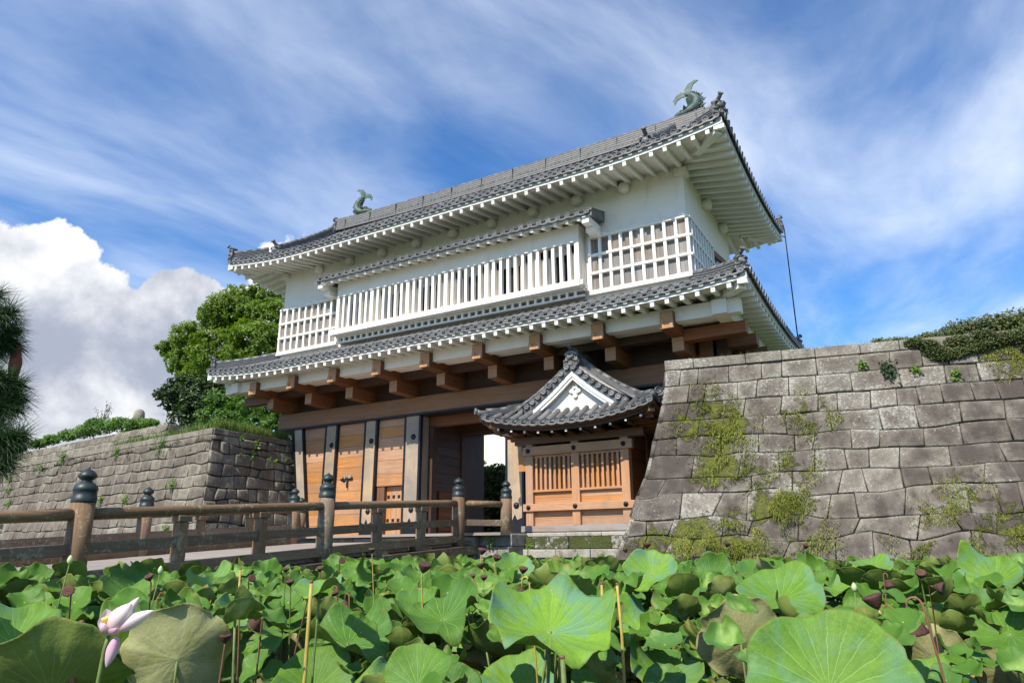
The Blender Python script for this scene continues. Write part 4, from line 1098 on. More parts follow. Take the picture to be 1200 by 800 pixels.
# gable-end tiles: short round tiles running front to back along the verge, discs to the front
m = MB()
for s in (-1, 1):
    for i in range(9):
        t = (i+0.35)/9; x = lerp(HCX+s*0.05, (GL-0.50) if s < 0 else (GR+0.50), t); z = zroof(x)-0.02
        m.tube([(x, GYF-0.12, z), (x, GYF+0.30, z+0.02)], 0.082, 10)
        m.lathe((x, GYF-0.10, z), [(0.098, 0), (0.098, .05), (0.078, .05), (0.074, .032), (0.035, .032), (0.028, .046), (0.004, .048)], 12, V((0, -1, 0)))
    n = 12; vs = []
    for i in range(n+1):
        t = i/n; x = lerp(HCX, (GL-0.55) if s < 0 else (GR+0.55), t); z = zroof(x)-0.21
        for yy in (GYF-0.07, GYF+0.45): vs += [V((x, yy, z)), V((x, yy, z+0.17))]
    fsx = []
    for i in range(n):
        o = 4*i; fsx += [(o, o+1, o+5, o+4), (o+2, o+6, o+7, o+3), (o, o+4, o+6, o+2), (o+1, o+3, o+7, o+5)]
    m.add(vs, fsx, 0, (0.3, .5, .5))
m.build('verge_tile', 'tile', hroof)
# descending ridges behind the verge, with end ornaments turned outwards
for s in (-1, 1):
    line = []
    for i in range(11):
        t = i/10; x = HCX+s*lerp(2.72, 0.10, t); r = hw-abs(x-(HE0+HE1)/2)
        z = hz0+sprof(max(0.05, r))+0.05+(0.10*(1-t)**3)
        line.append(V((x, GYF+0.42, z)))
    ridge_stack(line, 0.34, 0.30, hroof, 'descending_ridge', 5, cap_r=0.085, mats=('tile', 'tile_light'))
    ridge_end(line[0]+V((0, 0, 0.02)), V((s, -0.0, 0)), 0.40, hroof)
zr = hz0+sprof(hw)
ridge_stack([(HCX, GYF+0.15, zr+0.02), (HCX, 22.0, zr+0.02)], 0.34, 0.42, hroof, 'main_ridge', 4, cap_r=0.1)
ridge_end((HCX, GYF+0.05, zr-0.02), (0, -1, 0), 0.50, hroof)
m = MB(); m.box(HE0+1.2, HE1-1.0, HY1-0.2, HY1, 3.0, 3.5); m.build('roof_bearer', 'dark_x', hroof)
# lamp under the hut eave
lp = thing('flood_lamp', 'small grey box lamp under the left eave of the guard hut', 'lamp', tuple(at_y(592, 506, 20.3)))
m = MB(); c = V(lp['_b']); m.hexa([c+V(p) for p in ((-0.22, -0.14, -0.10), (0.20, -0.14, -0.16), (0.20, 0.14, -0.16), (-0.22, 0.14, -0.10), (-0.24, -0.16, 0.10), (0.20, -0.16, 0.06), (0.20, 0.16, 0.06), (-0.24, 0.16, 0.10))]); m.build('lamp_housing', 'eave_grey', lp, bevel=0.01)
m = MB(); m.box(c.x+0.2, c.x+0.5, c.y-0.03, c.y+0.03, c.z+0.0, c.z+0.05); m.build('lamp_arm', 'iron', lp); m = MB(); m.tube([c+V((0.4, 0, 0.03)), c+V((0.45, 0, 0.45))], 0.02); m.build('hanger', 'iron', lp)

# ================================================================== STONE WALLS
def stone_face(mb, P, N, s0, s1, rows, wr, irr, moss=None, light_top=0, seed=1, gap=0.005, rough=0.032, darkf=None):
    """dry-laid stones on a face; P(s, z) -> point, N(s, z) -> outward normal; rows = heights from the bottom"""
    R = random.Random(seed)
    zs = [rows[0]]
    for h in rows[1:]: zs.append(zs[-1]+h)
    nr = len(zs)-1
    joints = []
    for i in range(nr):
        x = s0; js = [s0]; h = zs[i+1]-zs[i]
        while True:
            x += R.uniform(*wr)*(1.0 if h > 0.3 else 1.25)
            if x > s1-wr[0]*0.6: break
            js.append(x)
        js.append(s1); joints.append(js)
    def wob(i, s):                               # height of course line i at s
        if i == 0: return zs[0]
        k = irr(zs[i]) if i < nr else 0.006
        a = s/(0.78+0.13*math.sin(i*2.7+seed))+i*0.37; j = math.floor(a); f = a-j; f = f*f*(3-2*f)
        def hsh(q): return (math.sin(q*127.1+i*311.7+seed*17.3)*43758.5453) % 1.0
        return zs[i]+k*(lerp(hsh(j), hsh(j+1), f)-0.5)*2
    for i in range(nr):
        js = joints[i]; lean = [0]+[R.uniform(-1, 1)*irr(zs[i])*0.55 for _ in js[1:-1]]+[0]
        for k in range(len(js)-1):
            a, b = js[k], js[k+1]; la, lb_ = lean[k], lean[k+1]
            bot = [a-la]+[q*0.31 for q in range(math.ceil((a+0.12)/0.31), math.floor((b-0.12)/0.31)+1)]+[b-lb_]
            top = [a+la]+[q*0.31 for q in range(math.ceil((a+0.12)/0.31), math.floor((b-0.12)/0.31)+1)]+[b+lb_]
            poly = [(x, wob(i, x)) for x in bot]+[(x, wob(i+1, x)) for x in reversed(top)]
            cx = sum(p[0] for p in poly)/len(poly); cz = sum(p[1] for p in poly)/len(poly)
            dj = R.uniform(-1, 1)*rough; tx, tz = R.uniform(-1, 1)*rough*1.2, R.uniform(-1, 1)*rough*1.2
            val = R.random()*0.8; dk = R.random() if darkf is None else min(1, max(0, darkf(cx, cz)+R.uniform(-.22, .22)))
            if light_top and i >= nr-light_top: val = 0.75+0.25*val; dk *= 0.45
            rings = []
            hw_, hh = max(abs(p[0]-cx) for p in poly), max(abs(p[1]-cz) for p in poly)
            rr = R.uniform(0.003, 0.016); gp = gap*R.uniform(0.6, 2.6)
            for ins, dep in ((gp, -0.11), (gp, -0.02), (gp+0.008, 0.004), (gp+0.030, 0.004+rr), ('f', 0.72), ('f', 0.42)):
                ring = []
                for (x, z) in poly:
                    dx, dz = x-cx, z-cz
                    if ins == 'f':
                        f = dep; d = 0.004+rr+0.012*(1-dep)
                        xx, zz = cx+dx*f, cz+dz*f
                    else:
                        xx = cx+dx*max(0.1, 1-ins/max(hw_, 1e-3)); zz = cz+dz*max(0.1, 1-ins/max(hh, 1e-3)); d = dep
                    d += dj+tx*(xx-cx)+tz*(zz-cz); ed = 0.0 if ins != 'f' else (0.55 if dep > 0.6 else 1.0)
                    if ins == 'f' or d > 0: d += 0.030*noise.noise(V((xx*2.4+seed, zz*2.4, 3.3)))
                    ring.append((xx, zz, d, ed))
                rings.append(ring)
            n = len(poly); vs = []; tn = []
            for ring in rings:
                for x, z, d, ed in ring:
                    vs.append(P(x, z)+N(x, z)*d); tn.append((val+0.10*(1-ed), dk-0.22+0.34*ed, moss(x, z) if moss else 0.0))
            vs.append(P(cx, cz)+N(cx, cz)*(0.022+rr+dj)); tn.append((val, dk+0.14, moss(cx, cz) if moss else 0.0))
            fs_ = []
            for q in range(len(rings)-1):
                for t in range(n):
                    fs_.append((q*n+t, q*n+(t+1) % n, (q+1)*n+(t+1) % n, (q+1)*n+t))
            q = len(rings)-1
            for t in range(n): fs_.append((q*n+t, q*n+(t+1) % n, (q+1)*n))
            mb.add(vs, fs_, 0, tn, True)
    # backing
    ns = max(2, int((s1-s0)/0.5)); nz = nr*2; z0, z1 = zs[0], zs[-1]
    def Q(a, b_):
        s, z = lerp(s0, s1, a), lerp(z0, z1-0.02, b_); return P(s, z)-N(s, z)*0.075
    mb.grid(Q, ns, nz, 1, (0.5, 0.5, 0.5), True)
    return zs

ETAB = [(-2.2, 1.80), (-0.67, 1.29), (0.43, 0.92), (1.58, 0.56), (2.78, 0.30), (3.52, 0.13), (4.03, 0.05), (4.54, 0.0), (6, 0)]
def e_r(z): return interp(ETAB, z)
rwall = thing('stone_wall', 'tall grey dry-stone rampart patched with moss on the right of the gate', 'stone wall', (1.0, 19.5, -2.0))
RB = rwall['_b']
RA = math.radians(10.0); RC, RS = math.cos(RA), math.sin(RA)
def RW(s, d, z):                                 # s along the rampart from its corner, d into the bank
    return V((-6.1+s*RC-d*RS, 19.5+s*RS+d*RC, z))
def PR(s, z): e = e_r(z); q = RW(s, -e, z); f = max(0, 1-s/7.0); return q+V((-e*f-e*RS*f, 0, 0))
def on_r(px, py):
    d = ray(px, py); Y = 19.5
    for _ in range(12):
        q = CAM+d*(Y/d.y); Y = 0.5*Y+0.5*(19.5-(e_r(q.z)+0.05)/RC+(q.x+6.1)*RS/RC)
    return CAM+d*(Y/d.y)
def nrm(P):
    def N(s, z):
        a = P(s+0.05, z)-P(s-0.05, z); b_ = P(s, z+0.15)-P(s, z-0.15); return a.cross(b_).normalized()
    return N
MP = [(860, 500, 1.0), (835, 470, 0.8), (820, 500, .9), (860, 545, 1.1), (945, 482, 0.75), (960, 495, .6), (935, 545, 0.8), (930, 590, 1.0), (905, 600, .8), (850, 630, 1.1), (815, 640, .9), (880, 640, 1.0), (1130, 570, 0.7), (1110, 600, 0.7), (1170, 620, 0.9), (1080, 640, .6), (1190, 425, 0.8), (1160, 400, .8), (920, 575, .7), (1020, 620, .5), (960, 635, .6), (1140, 650, .7)]
mpts = []
for x, y, w in MP:
    q = on_r(x, y); mpts.append(((q.x+6.1)/RC, q.z, w))
def moss_r(s, z):
    v = 0.0
    for a, b_, w in mpts:
        d2 = ((s-a)/0.95)**2+((z-b_)/0.75)**2; v = max(v, w*math.exp(-d2*0.9))
    return min(0.80, v*0.74)
m = MB()
rows = [-2.1, 0.70, 0.60, 0.56, 0.50, 0.58, 0.50, 0.56, 0.48, 0.54, 0.50, 0.52]
rows.append(4.42-sum(rows)); 
if rows[-1] > 0.8: rows[-1:] = [rows[-1]*0.5, rows[-1]*0.5]
stone_face(m, PR, nrm(PR), 0.0, 17.5, rows, (0.42, 1.15), lambda z: 0.13 if z < 1.0 else 0.07 if z < 2.6 else 0.03, moss_r, 0, 5, darkf=lambda s, z: 0.20 if z > 3.3 else 0.74 if s < 1.2 else (0.34 if s < 5.2 else min(0.78, 0.34+0.16*(s-5.2))) + (0.08 if z < 2.2 else 0))
def PRS(s, z): e = e_r(z); return V((-6.1-e, 19.5-e*max(0, 1-(6.0-s)/6.0)+(6.0-s), z))
stone_face(m, PRS, nrm(PRS), 0.0, 6.0, rows, (0.5, 1.1), lambda z: 0.06, lambda s, z: 0.1, 0, 9)
m.build('wall_face', ['stone', 'gap'], rwall)
m = MB()
x = -0.04
while x < 17.0:
    w = rnd(0.8, 1.5); dz = rnd(-.02, .02); dy = rnd(-.02, .02)
    m.hexa([RW(q, d, z) for z in (4.43, 4.70+dz) for q, d in ((x+.008, -.06+dy), (x+w-.008, -.06+dy), (x+w-.008, .8), (x+.008, .8))], 0, (0.5+0.4*random.random(), 0.1, 0.12)); x += w
y = 20.31
while y < 25.0: m.box(-6.14, -5.3, y+0.01, y+1.1, 4.43, 4.71, 0, (0.8, 0.2, 0.1)); y += 1.11
m.build('coping', 'stone', rwall, bevel=0.02)
b = MB(); b.hexa([RW(q, d, z) for z in (-2.2, 4.55) for q, d in ((0.9, .78), (32, .78), (40, 40), (7, 40))]); tag(b.build('right_terrace', 'grass_soil'), kind='structure')

# left rampart: long face along the moat and a return towards the gate
lw = thing('stone_wall', 'long brown stone rampart with a sharp corner on the left behind the bridge', 'stone wall', (-30, 19, -2))
LTAB = [(-2.2, 1.15), (-0.4, 0.62), (1.0, 0.36), (2.4, 0.16), (3.4, 0.05), (4.2, 0.0), (6, 0)]
def e_l(z): return interp(LTAB, z)
dL = V((-21.4, 2.44, 0)).normalized(); nL = V((dL.y, -dL.x, 0))
if nL.y > 0: nL = -nL
def PLF(s, z):                                   # s from the far left (0) to the corner (34)
    e = e_l(z); q = V((-24.0, 18.06, z))+dL*(34-s)+nL*e
    f = max(0, 1-(34-s)/6.0); return q+V((e*f, 0, 0))
def PLR(s, z):                                   # s from the corner (0) to the gate (4.3)
    e = e_l(z); return V((-24.0+e, 18.06+s-e*max(0, 1-s/4.3), z))
def moss_l(s, z): return 0.42 if z > 3.3 else 0.22 if z > 2.6 else 0.12
m = MB()
rowsL = [-2.1, 0.6, 0.52, 0.50, 0.50, 0.48, 0.48, 0.46, 0.46, 0.44, 0.44, 0.42, 0.42]; rowsL.append(3.92-sum(rowsL))
stone_face(m, PLF, nrm(PLF), 0.0, 34.0, rowsL, (0.38, 0.85), lambda z: 0.065, moss_l, 0, 21, rough=0.030, darkf=lambda s, z: 0.5, gap=0.010)
stone_face(m, PLR, nrm(PLR), 0.0, 4.3, rowsL, (0.40, 0.85), lambda z: 0.10, lambda s, z: 0.2, 0, 33, rough=0.03, darkf=lambda s, z: 0.42, gap=0.018)
m.build('wall_face', ['stone_b', 'gap'], lw)
m = MB(); s = 0.0
while s < 33.6:
    w = rnd(0.9, 1.5); a, b_ = 34-s, 34-min(s+w-0.02, 33.98)
    pa, pb = V((-24, 18.06, 0))+dL*(a-0.0)-dL*0, V((-24, 18.06, 0))+dL*b_
    h = 4.15+rnd(-.012, .012)
    qs = [pa+nL*0.03, pb+nL*0.03, pb-nL*0.7, pa-nL*0.7]
    m.hexa([V((q.x, q.y, 3.925)) for q in qs]+[V((q.x, q.y, h)) for q in qs], 0, (0.65, 0.25, 0.20)); s += w
y = 18.1
while y < 22.3:
    w = rnd(0.7, 1.3); m.box(-24.7, -23.97, y+0.01, min(y+w, 22.4)-0.01, 3.925, 4.15+rnd(-.012, .012), 0, (0.5, 0.5, 0.15)); y += w
m.build('coping', 'stone_b', lw, bevel=0.02)
b = MB(); b.add([V((-24.65, 18.8, -2.2)), V((-24.65, 60, -2.2)), V((-80, 60, -2.2)), V((-80, 25.0, -2.2)), V((-24.65, 18.8, 4.0)), V((-24.65, 60, 4.0)), V((-80, 60, 4.0)), V((-80, 25.0, 4.0))], [(0, 1, 2, 3), (4, 5, 6, 7), (0, 4, 5, 1), (0, 3, 7, 4), (1, 5, 6, 2), (2, 6, 7, 3)])
tag(b.build('left_terrace', 'grass_soil'), kind='structure')
# second tier, set back on the terrace
tier = thing('low_stone_wall', 'low pale stone wall with creeper on top, standing on the left rampart', 'stone wall', (-38, 21, 4))
T1 = V((-29.6, 19.9, 0)); 
def PT(s, z): return T1+dL*(22-s)+nL*(0.12*(5.2-z))+V((0, 0, z))
m = MB(); stone_face(m, PT, nrm(PT), 0, 22, [3.9, 0.42, 0.42, 0.38], (0.5, 1.0), lambda z: 0.04, lambda s, z: 0.35, 0, 44, darkf=lambda s, z: 0.25)
def PTE(s, z): return T1-nL*(s)+V((0, 0, z))
stone_face(m, PTE, nrm(PTE), 0, 1.2, [3.9, 0.42, 0.42, 0.38], (0.5, 0.9), lambda z: 0.04, lambda s, z: 0.2, 0, 45, darkf=lambda s, z: 0.6)
qs = [T1+nL*0.02, T1+dL*22+nL*0.02, T1+dL*22-nL*1.2, T1-nL*1.2]
m.hexa([V((q.x, q.y, 4.9)) for q in qs]+[V((q.x, q.y, 5.11)) for q in qs], 0, (0.6, 0.3, 0.5))
m.build('wall_face', ['stone_b', 'gap'], tier)

# plinth of cut stones below the hut
pl = thing('stone_plinth', 'mossy cut-stone plinth under the guard hut at the water edge', 'plinth', (-9.8, 20, -1))
def course(za, zb_, y0, xa, xb, wr, ms, name='stone_course'):
    m = MB(); x = xa
    while x < xb-0.05:
        w = min(rnd(*wr), xb-x); w = xb-x if xb-x-w < 0.3 else w
        dy = rnd(-.02, .02); m.box(x+0.008, x+w-0.008, y0+dy, y0+1.0, za+0.006, zb_-0.004, 0, (0.4+0.6*random.random(), 0.25*random.random(), ms+rnd(-.12, .12))); x += w
    return m.build(name, 'plinth', pl, bevel=0.025)
course(-0.14, -0.02, 19.98, -12.15, -6.7, (0.9, 1.5), 0.0)
course(-0.50, -0.142, 19.84, -12.15, -6.7, (1.0, 1.9), 0.66)
course(-0.76, -0.504, 19.62, -12.2, -6.7, (0.8, 1.4), 0.40)
course(-1.25, -0.764, 19.78, -12.2, -6.7, (0.6, 1.1), 0.35); course(-2.1, -1.254, 19.70, -12.2, -6.7, (0.8, 1.4), 0.5)
ab = thing('bridge_abutment', 'pale stone abutment where the bridge meets the gate', 'abutment', (-14, 19.5, -1)); pl_keep = pl; pl = ab
course(-0.42, -0.05, 18.98, -12.14, -11.0, (0.5, 0.8), 0.2); course(-0.75, -0.424, 18.80, -12.14, -11.0, (0.5, 0.9), 0.25); course(-2.1, -0.754, 18.75, -12.14, -11.0, (0.5, 0.9), 0.45)
course(-2.1, -0.12, 18.75, -20.2, -12.16, (0.8, 1.4), 0.3)
m = MB(); m.box(-20.6, -11.05, 18.4, 20.45, -0.10, -0.02); m.build('paving', 'deck', ab)
pl = pl_keep

# ================================================================== BRIDGE
br = thing('wooden_bridge', 'arched timber bridge with bronze-capped posts crossing to the gate', 'bridge', (-15.7, 12, -1.5))
def zr_(Y):                                      # top-rail centre height
    return 0.73+0.0625*(Y-16.4)-0.0012*(Y-16.4)**2*0.6
XN, XF = -12.24, -19.1
def giboshi(x, y, z, s=1.0, parent=br, r=0.19, zb=None):
    m = MB(); zb = z-1.9 if zb is None else zb
    m.lathe((x, y, zb), [(r*1.04, 0), (r, (z-zb)*0.5), (r*0.97, z-zb)], 24); p = m.build('bridge_post', 'bridge_z', parent)
    c = MB(); k = s
    c.lathe((x, y, z+0.002), [(r*1.0, 0), (r*1.02, .02*k), (r*1.02, .09*k), (r*0.95, .10*k), (r*0.95, .19*k), (r*1.0, .20*k), (r*0.98, .24*k), (r*0.90, .28*k), (r*0.58, .33*k), (r*0.45, .35*k), (r*0.43, .365*k), (r*0.58, .385*k), (r*0.76, .42*k), (r*0.78, .445*k), (r*0.64, .49*k), (r*0.45, .53*k), (r*0.20, .55*k), (r*0.08, .575*k), (0.004, .585*k)], 28)
    c.build('post_cap', 'cap', p)
    return p
PY = (-4.2, 1.35, 6.88, 12.5, 17.95)
for x in (XN, XF):
    for y in PY[1:]:
        if x == XN and y < 2: continue
        giboshi(x, y, zr_(y)+0.185, zb=zr_(y)-1.45)
    for a, b_ in zip(PY[:-1], PY[1:]):
        if a < 0: continue
        n = 10
        ya, yb = a+0.15, b_-0.15
        m = MB(); m.tube([(x, lerp(ya, yb, i/n), zr_(lerp(ya, yb, i/n))) for i in range(n+1)], 0.095, 12); m.build('top_rail', 'bridge_y', br)
        for nm, off, w, h in (('middle_rail', -0.56, 0.13, 0.19), ('foot_rail', -1.02, 0.22, 0.20)):
            m = MB()
            vs = []
            for i in range(n+1):
                y = lerp(ya, yb, i/n)
                for dx, dz in ((-w/2, -h/2), (w/2, -h/2), (w/2, h/2), (-w/2, h/2)): vs.append(V((x+dx, y, zr_(y)+off+dz)))
            fs_ = [(4*i+j, 4*i+(j+1) % 4, 4*i+4+(j+1) % 4, 4*i+4+j) for i in range(n) for j in range(4)]
            fs_ += [(0, 3, 2, 1), (4*n, 4*n+1, 4*n+2, 4*n+3)]
            m.add(vs, fs_); m.build(nm, 'bridge_y', br, bevel=0.012)
        for q in (1, 2):
            y = lerp(a, b_, q/3); z = zr_(y); m = MB()
            m.box(x-0.10, x+0.10, y-0.10, y+0.10, z-1.0, z-0.21); m.box(x-0.13, x+0.13, y-0.14, y+0.14, z-0.205, z-0.09); m.box(x-0.08, x+0.08, y-0.085, y+0.085, z-0.26, z-0.15)
            m.build('baluster', 'bridge_z', br, bevel=0.012)
            m = MB(); m.box(x-0.14, x+0.14, y-0.35, y+0.35, z-1.24, z-1.122); m.build('packing_block', 'bridge_y', br, bevel=0.01)
    n = 24; m = MB(); vs = []
    for i in range(n+1):
        y = lerp(-3, 18.7, i/n)
        for dx, dz in ((-0.2, -1.50), (0.2, -1.50), (0.2, -1.245), (-0.2, -1.245)): vs.append(V((x+dx, y, zr_(y)+dz)))
    fs_ = [(4*i+j, 4*i+(j+1) % 4, 4*i+4+(j+1) % 4, 4*i+4+j) for i in range(n) for j in range(4)]+[(0, 3, 2, 1), (4*n, 4*n+1, 4*n+2, 4*n+3)]
    m.add(vs, fs_); m.build('edge_beam', 'bridge_y', br, bevel=0.015)
m = MB(); y = -3.0
while y < 18.6:
    z = zr_(y+0.13)-1.12; m.hexa([(XF+0.12, y+0.004, z-0.1), (XN-0.12, y+0.004, z-0.1), (XN-0.12, y+0.256, z-0.1), (XF+0.12, y+0.256, z-0.1), (XF+0.12, y+0.004, z+rnd(-.004, .004)), (XN-0.12, y+0.004, z), (XN-0.12, y+0.256, z+0.016), (XF+0.12, y+0.256, z+0.016)]); y += 0.26
m.build('deck', 'deck', br)
for y in (6.9, 12.5, 17.6):
    m = MB(); m.box(XF-0.5, XN+0.35, y-0.18, y+0.18, zr_(y)-1.9, zr_(y)-1.51); m.build('cross_beam', 'bridge_x', br, bevel=0.015)
    for x in (XF+0.6, -15.7, XN-0.5):
        m = MB(); m.tube([(x, y, -2.3), (x, y, zr_(y)-1.9)], 0.2, 16); m.build('pier', 'bridge_z', br)
# splayed end sections
for x0, y0, x1, y1, side in ((XN, 17.95, -11.30, 19.17, 1), (XF, 17.95, -20.0, 19.15, -1)):
    z0 = zr_(17.95); giboshi(x1, y1, z0+0.17 if side > 0 else z0+0.0, 0.95, r=0.175, zb=-0.06)
    a, b_ = V((x0, y0, z0)), V((x1, y1, z0)); d = (b_-a).normalized()
    if side > 0:
        m = MB(); m.tube([a+d*0.17, b_-d*0.16], 0.09, 12); m.build('top_rail', 'bridge_x', br)
    else:
        m = MB(); m.tube([a+d*0.1, a+d*0.5+V((0, 0, .0)), a+d*0.9+V((0, 0, -0.10)), a+d*1.15+V((0, 0, -0.35)), a+d*1.25+V((0, 0, -0.8))], 0.085, 12); m.build('top_rail', 'bridge_x', br)
    m = MB(); m.beam(a+d*0.17+V((0, 0, -0.56)), b_-d*0.15+V((0, 0, -0.56)), 0.12, 0.18); m.build('middle_rail', 'bridge_x', br, bevel=0.01)

# ================================================================== BEHIND THE GATE
wb = thing('white_building', 'cream rendered building seen through the open gateway', 'building', (-32, 46, 0))
m = MB(); m.box(-46, -17, 45, 60, 0, 5.3); m.box(-46, -17, 45.0, 60, 5.46, 13); m.build('wall', 'cream', wb)
m = MB(); m.box(-46, -17, 45.03, 60, 5.3, 5.46); m.build('ledge', 'eave_grey', wb)
m = MB(); m.box(-46.3, -16.7, 44.7, 60.3, 13.0, 13.5); m.build('roof', 'eave_grey', wb)
m = MB()
for x in (-28.6, -23.5, -33): m.tube([(x, 44.93, 0), (x, 44.93, 12.9)], 0.055, 8)
m.build('downpipe', 'eave_grey', wb)
# ================================================================== VEGETATION
class Leaves:
    """many small leaf faces in one mesh"""
    def __init__(s): s.v = []; s.f = []; s.t = []
    def leaf(s, p, d, n, ln, w, tn):
        sd = d.cross(n)
        if sd.length < 1e-5: sd = d.orthogonal()
        sd = sd.normalized()*(w/2); o = len(s.v)
        up = n.normalized()*(ln*0.10)
        s.v += [p, p+d*(ln*0.5)+sd+up, p+d*ln, p+d*(ln*0.5)-sd+up]
        s.f.append((o, o+1, o+2, o+3)); s.t += [tn]*4
    def blade(s, p, d, ln, w, bend, tn):
        sd = V((d.y, -d.x, 0.01)).normalized() if abs(d.z) < 0.98 else V((random.random()-.5, random.random()-.5, 0)).normalized()
        o = len(s.v); q1 = p+d*(ln*0.55); q2 = p+d*ln+bend
        s.v += [p-sd*w/2, p+sd*w/2, q1+sd*w*0.4+bend*0.25, q1-sd*w*0.4+bend*0.25, q2]
        s.f += [(o, o+1, o+2, o+3), (o+3, o+2, o+4)]; s.t += [tn]*5
    def build(s, name, mat, parent=None, base=None):
        m = MB(); m.v = s.v; m.f = s.f; m.t = s.t; m.mi = [0]*len(s.f); m.sm = [False]*len(s.f)
        return m.build(name, mat, parent, base)
def rdir():
    while True:
        d = V((rnd(-1, 1), rnd(-1, 1), rnd(-1, 1)))
        if 0.05 < d.length < 1: return d.normalized()
def crown(lobes, n, size, lv=None, seed=0, fill=0.55, gap=0.12, tmul=1.0):
    """leaf clumps through lobes (centre, radius, squash); each clump leans with its lobe surface"""
    lv = lv or Leaves(); tot = sum(l[1]**2 for l in lobes)
    for c, r, sq in lobes:
        c = V(c); k = int(n*r*r/tot/14)
        for _ in range(k):
            d = rdir(); rad = r*(1-(random.random()**1.8)*fill)
            rad *= 1+0.22*noise.noise(d*2.3+c+V((seed, 0, 0)))
            p = c+V((d.x, d.y, d.z*sq))*rad
            if noise.noise(p*(1.6/r)+V((seed*3.1, 0, 0))) < -0.42+gap: continue
            base_t = 0.35+0.5*random.random()
            cr = r*rnd(0.07, 0.15)
            for _ in range(14):
                q = p+rdir()*cr*random.random()**0.5
                nn = (d*0.7+V((0, 0, 0.55))+rdir()*0.7).normalized()
                dd = nn.orthogonal().normalized(); dd = Matrix.Rotation(rnd(0, 6.28), 3, nn) @ dd
                ln = size*rnd(0.7, 1.3)
                lv.leaf(q, dd, nn, ln, ln*0.55, (min(1, max(0, base_t*tmul+rnd(-.2, .2))), random.random(), 0))
    return lv
def limb_tree(name, label, base, trunk_h, tr, lobes, n, size, mat, group=None, cat='tree', seed=0, gap=0.12, fill=0.55):
    t = thing(name, label, cat, base, group); B_ = V(base); m = MB()
    top = B_+V((0, 0, trunk_h)); mid = B_+V((rnd(-.2, .2), rnd(-.2, .2), trunk_h*0.5))
    m.tube([B_, mid, top], [tr*1.25, tr, tr*0.8], 12)
    for c, r, sq in lobes:
        c = V(c); a = mid.lerp(top, rnd(0.3, 1.0)); k = a.lerp(c, 0.5)+V((rnd(-.3, .3), rnd(-.3, .3), rnd(-.2, .3)))*r*0.3
        m.tube([a, k, c, c+(c-a).normalized()*r*0.5], [tr*0.5, tr*0.32, tr*0.18, tr*0.05], 7)
        for _ in range(3):
            e = c+rdir()*r*0.7; m.tube([k.lerp(c, rnd(.3, 1)), e], [tr*0.14, tr*0.04], 5)
    m.build('trunk', 'bark', t)
    crown(lobes, n, size, seed=seed, gap=gap, fill=fill).build('crown', mat, t)
    return t
def px_lobes(lst, Y):
    """(pixel x, pixel y, radius m, squash, dy) -> lobes standing at depth Y"""
    return [(at_y(x, y, Y+dy), r, sq) for x, y, r, sq, dy in lst]
# large broadleaf tree behind the gate
TY = 36.0
lob = px_lobes([(285, 362, 2.3, 0.85, 0), (318, 375, 2.0, 0.9, 0.5), (262, 372, 1.9, 0.85, -0.6), (225, 395, 1.7, 0.8, 0.3), (300, 405, 2.4, 0.8, -1.2), (258, 412, 2.3, 0.8, -0.8), (215, 425, 1.6, 0.75, 0.2), (238, 445, 1.9, 0.7, -0.4), (325, 425, 2.2, 0.8, 0.6), (285, 450, 2.3, 0.8, 0.8), (200, 408, 1.1, 0.7, 0.4), (310, 350, 1.4, .8, 1.0), (345, 400, 2.0, .9, 1.5)], TY)
c0 = at_y(275, 480, TY)
limb_tree('broadleaf_tree', 'large bright green broadleaf tree with a domed crown left of the gate roof', (c0.x, c0.y, 4.0), 7.0, 0.42, lob, 95000, 0.25, 'leaf_tree', seed=3, gap=0.22)
lob = px_lobes([(215, 455, 1.3, 0.6, -3), (235, 470, 1.4, 0.7, -3), (205, 472, 1.0, 0.5, -3), (250, 452, 1.2, .7, -2.5), (222, 492, 1.4, 0.7, -3), (190, 462, 0.7, .5, -3)], TY-2)
c0 = at_y(225, 500, TY-5)
limb_tree('evergreen_tree', 'small dark evergreen tree in front of the big green tree', (c0.x, c0.y, 4.0), 4.0, 0.18, lob, 15000, 0.24, 'leaf_dark', seed=8, gap=0.16)
lob = px_lobes([(262, 470, 1.0, 0.8, 0), (290, 480, 1.2, 0.8, 0), (320, 478, 1.1, 0.8, 0), (300, 460, 0.9, 0.8, 1), (335, 495, 1.0, 0.8, 0), (270, 492, 1.0, 0.7, 0), (245, 490, .8, .8, 0), (340, 470, 0.9, 0.8, 1), (305, 500, .9, .7, -1)], 27.0)
c0 = at_y(295, 505, 27)
limb_tree('shrub', 'light green leafy shrub under the left eave of the gate', (c0.x, c0.y, 4.0), 1.4, 0.10, lob, 16000, 0.20, 'leaf_light', cat='shrub', seed=12, gap=0.14)
def tuft_field(P, n, h, w, mat, name, lean=0.5, base=None, dens=None):
    lv = Leaves()
    for _ in range(n):
        p = P()
        d = (V((rnd(-1, 1), rnd(-1, 1), 0))*lean*random.random()+V((0, 0, 1))).normalized(); ln = h*rnd(0.5, 1.3)
        lv.blade(p, d, ln, w, V((rnd(-1, 1), rnd(-1, 1), -0.5))*ln*0.3, (random.random(), random.random(), 0))
    o = lv.build(name, mat); return o
def P_left():
    if random.random() < 0.45: return V((-24.1-random.random()**1.5*2.2, rnd(18.4, 22.5), 4.02))
    s = random.random()**1.4*9; q = V((-24.2, 18.4, 4.02))+dL*s-nL*(0.1+random.random()**1.5*2.0); return q
tag(tuft_field(P_left, 9000, 0.62, 0.024, 'grass', 'grass'), 'long green grass growing along the top of the left rampart', 'grass', kind='stuff')
def P_gr():
    return RW(rnd(0.6, 8.5), rnd(0.2, 0.8), 4.68)
tag(tuft_field(P_gr, 500, 0.22, 0.012, 'grass', 'grass'), 'thin grass along the coping of the right rampart', 'grass', kind='stuff')

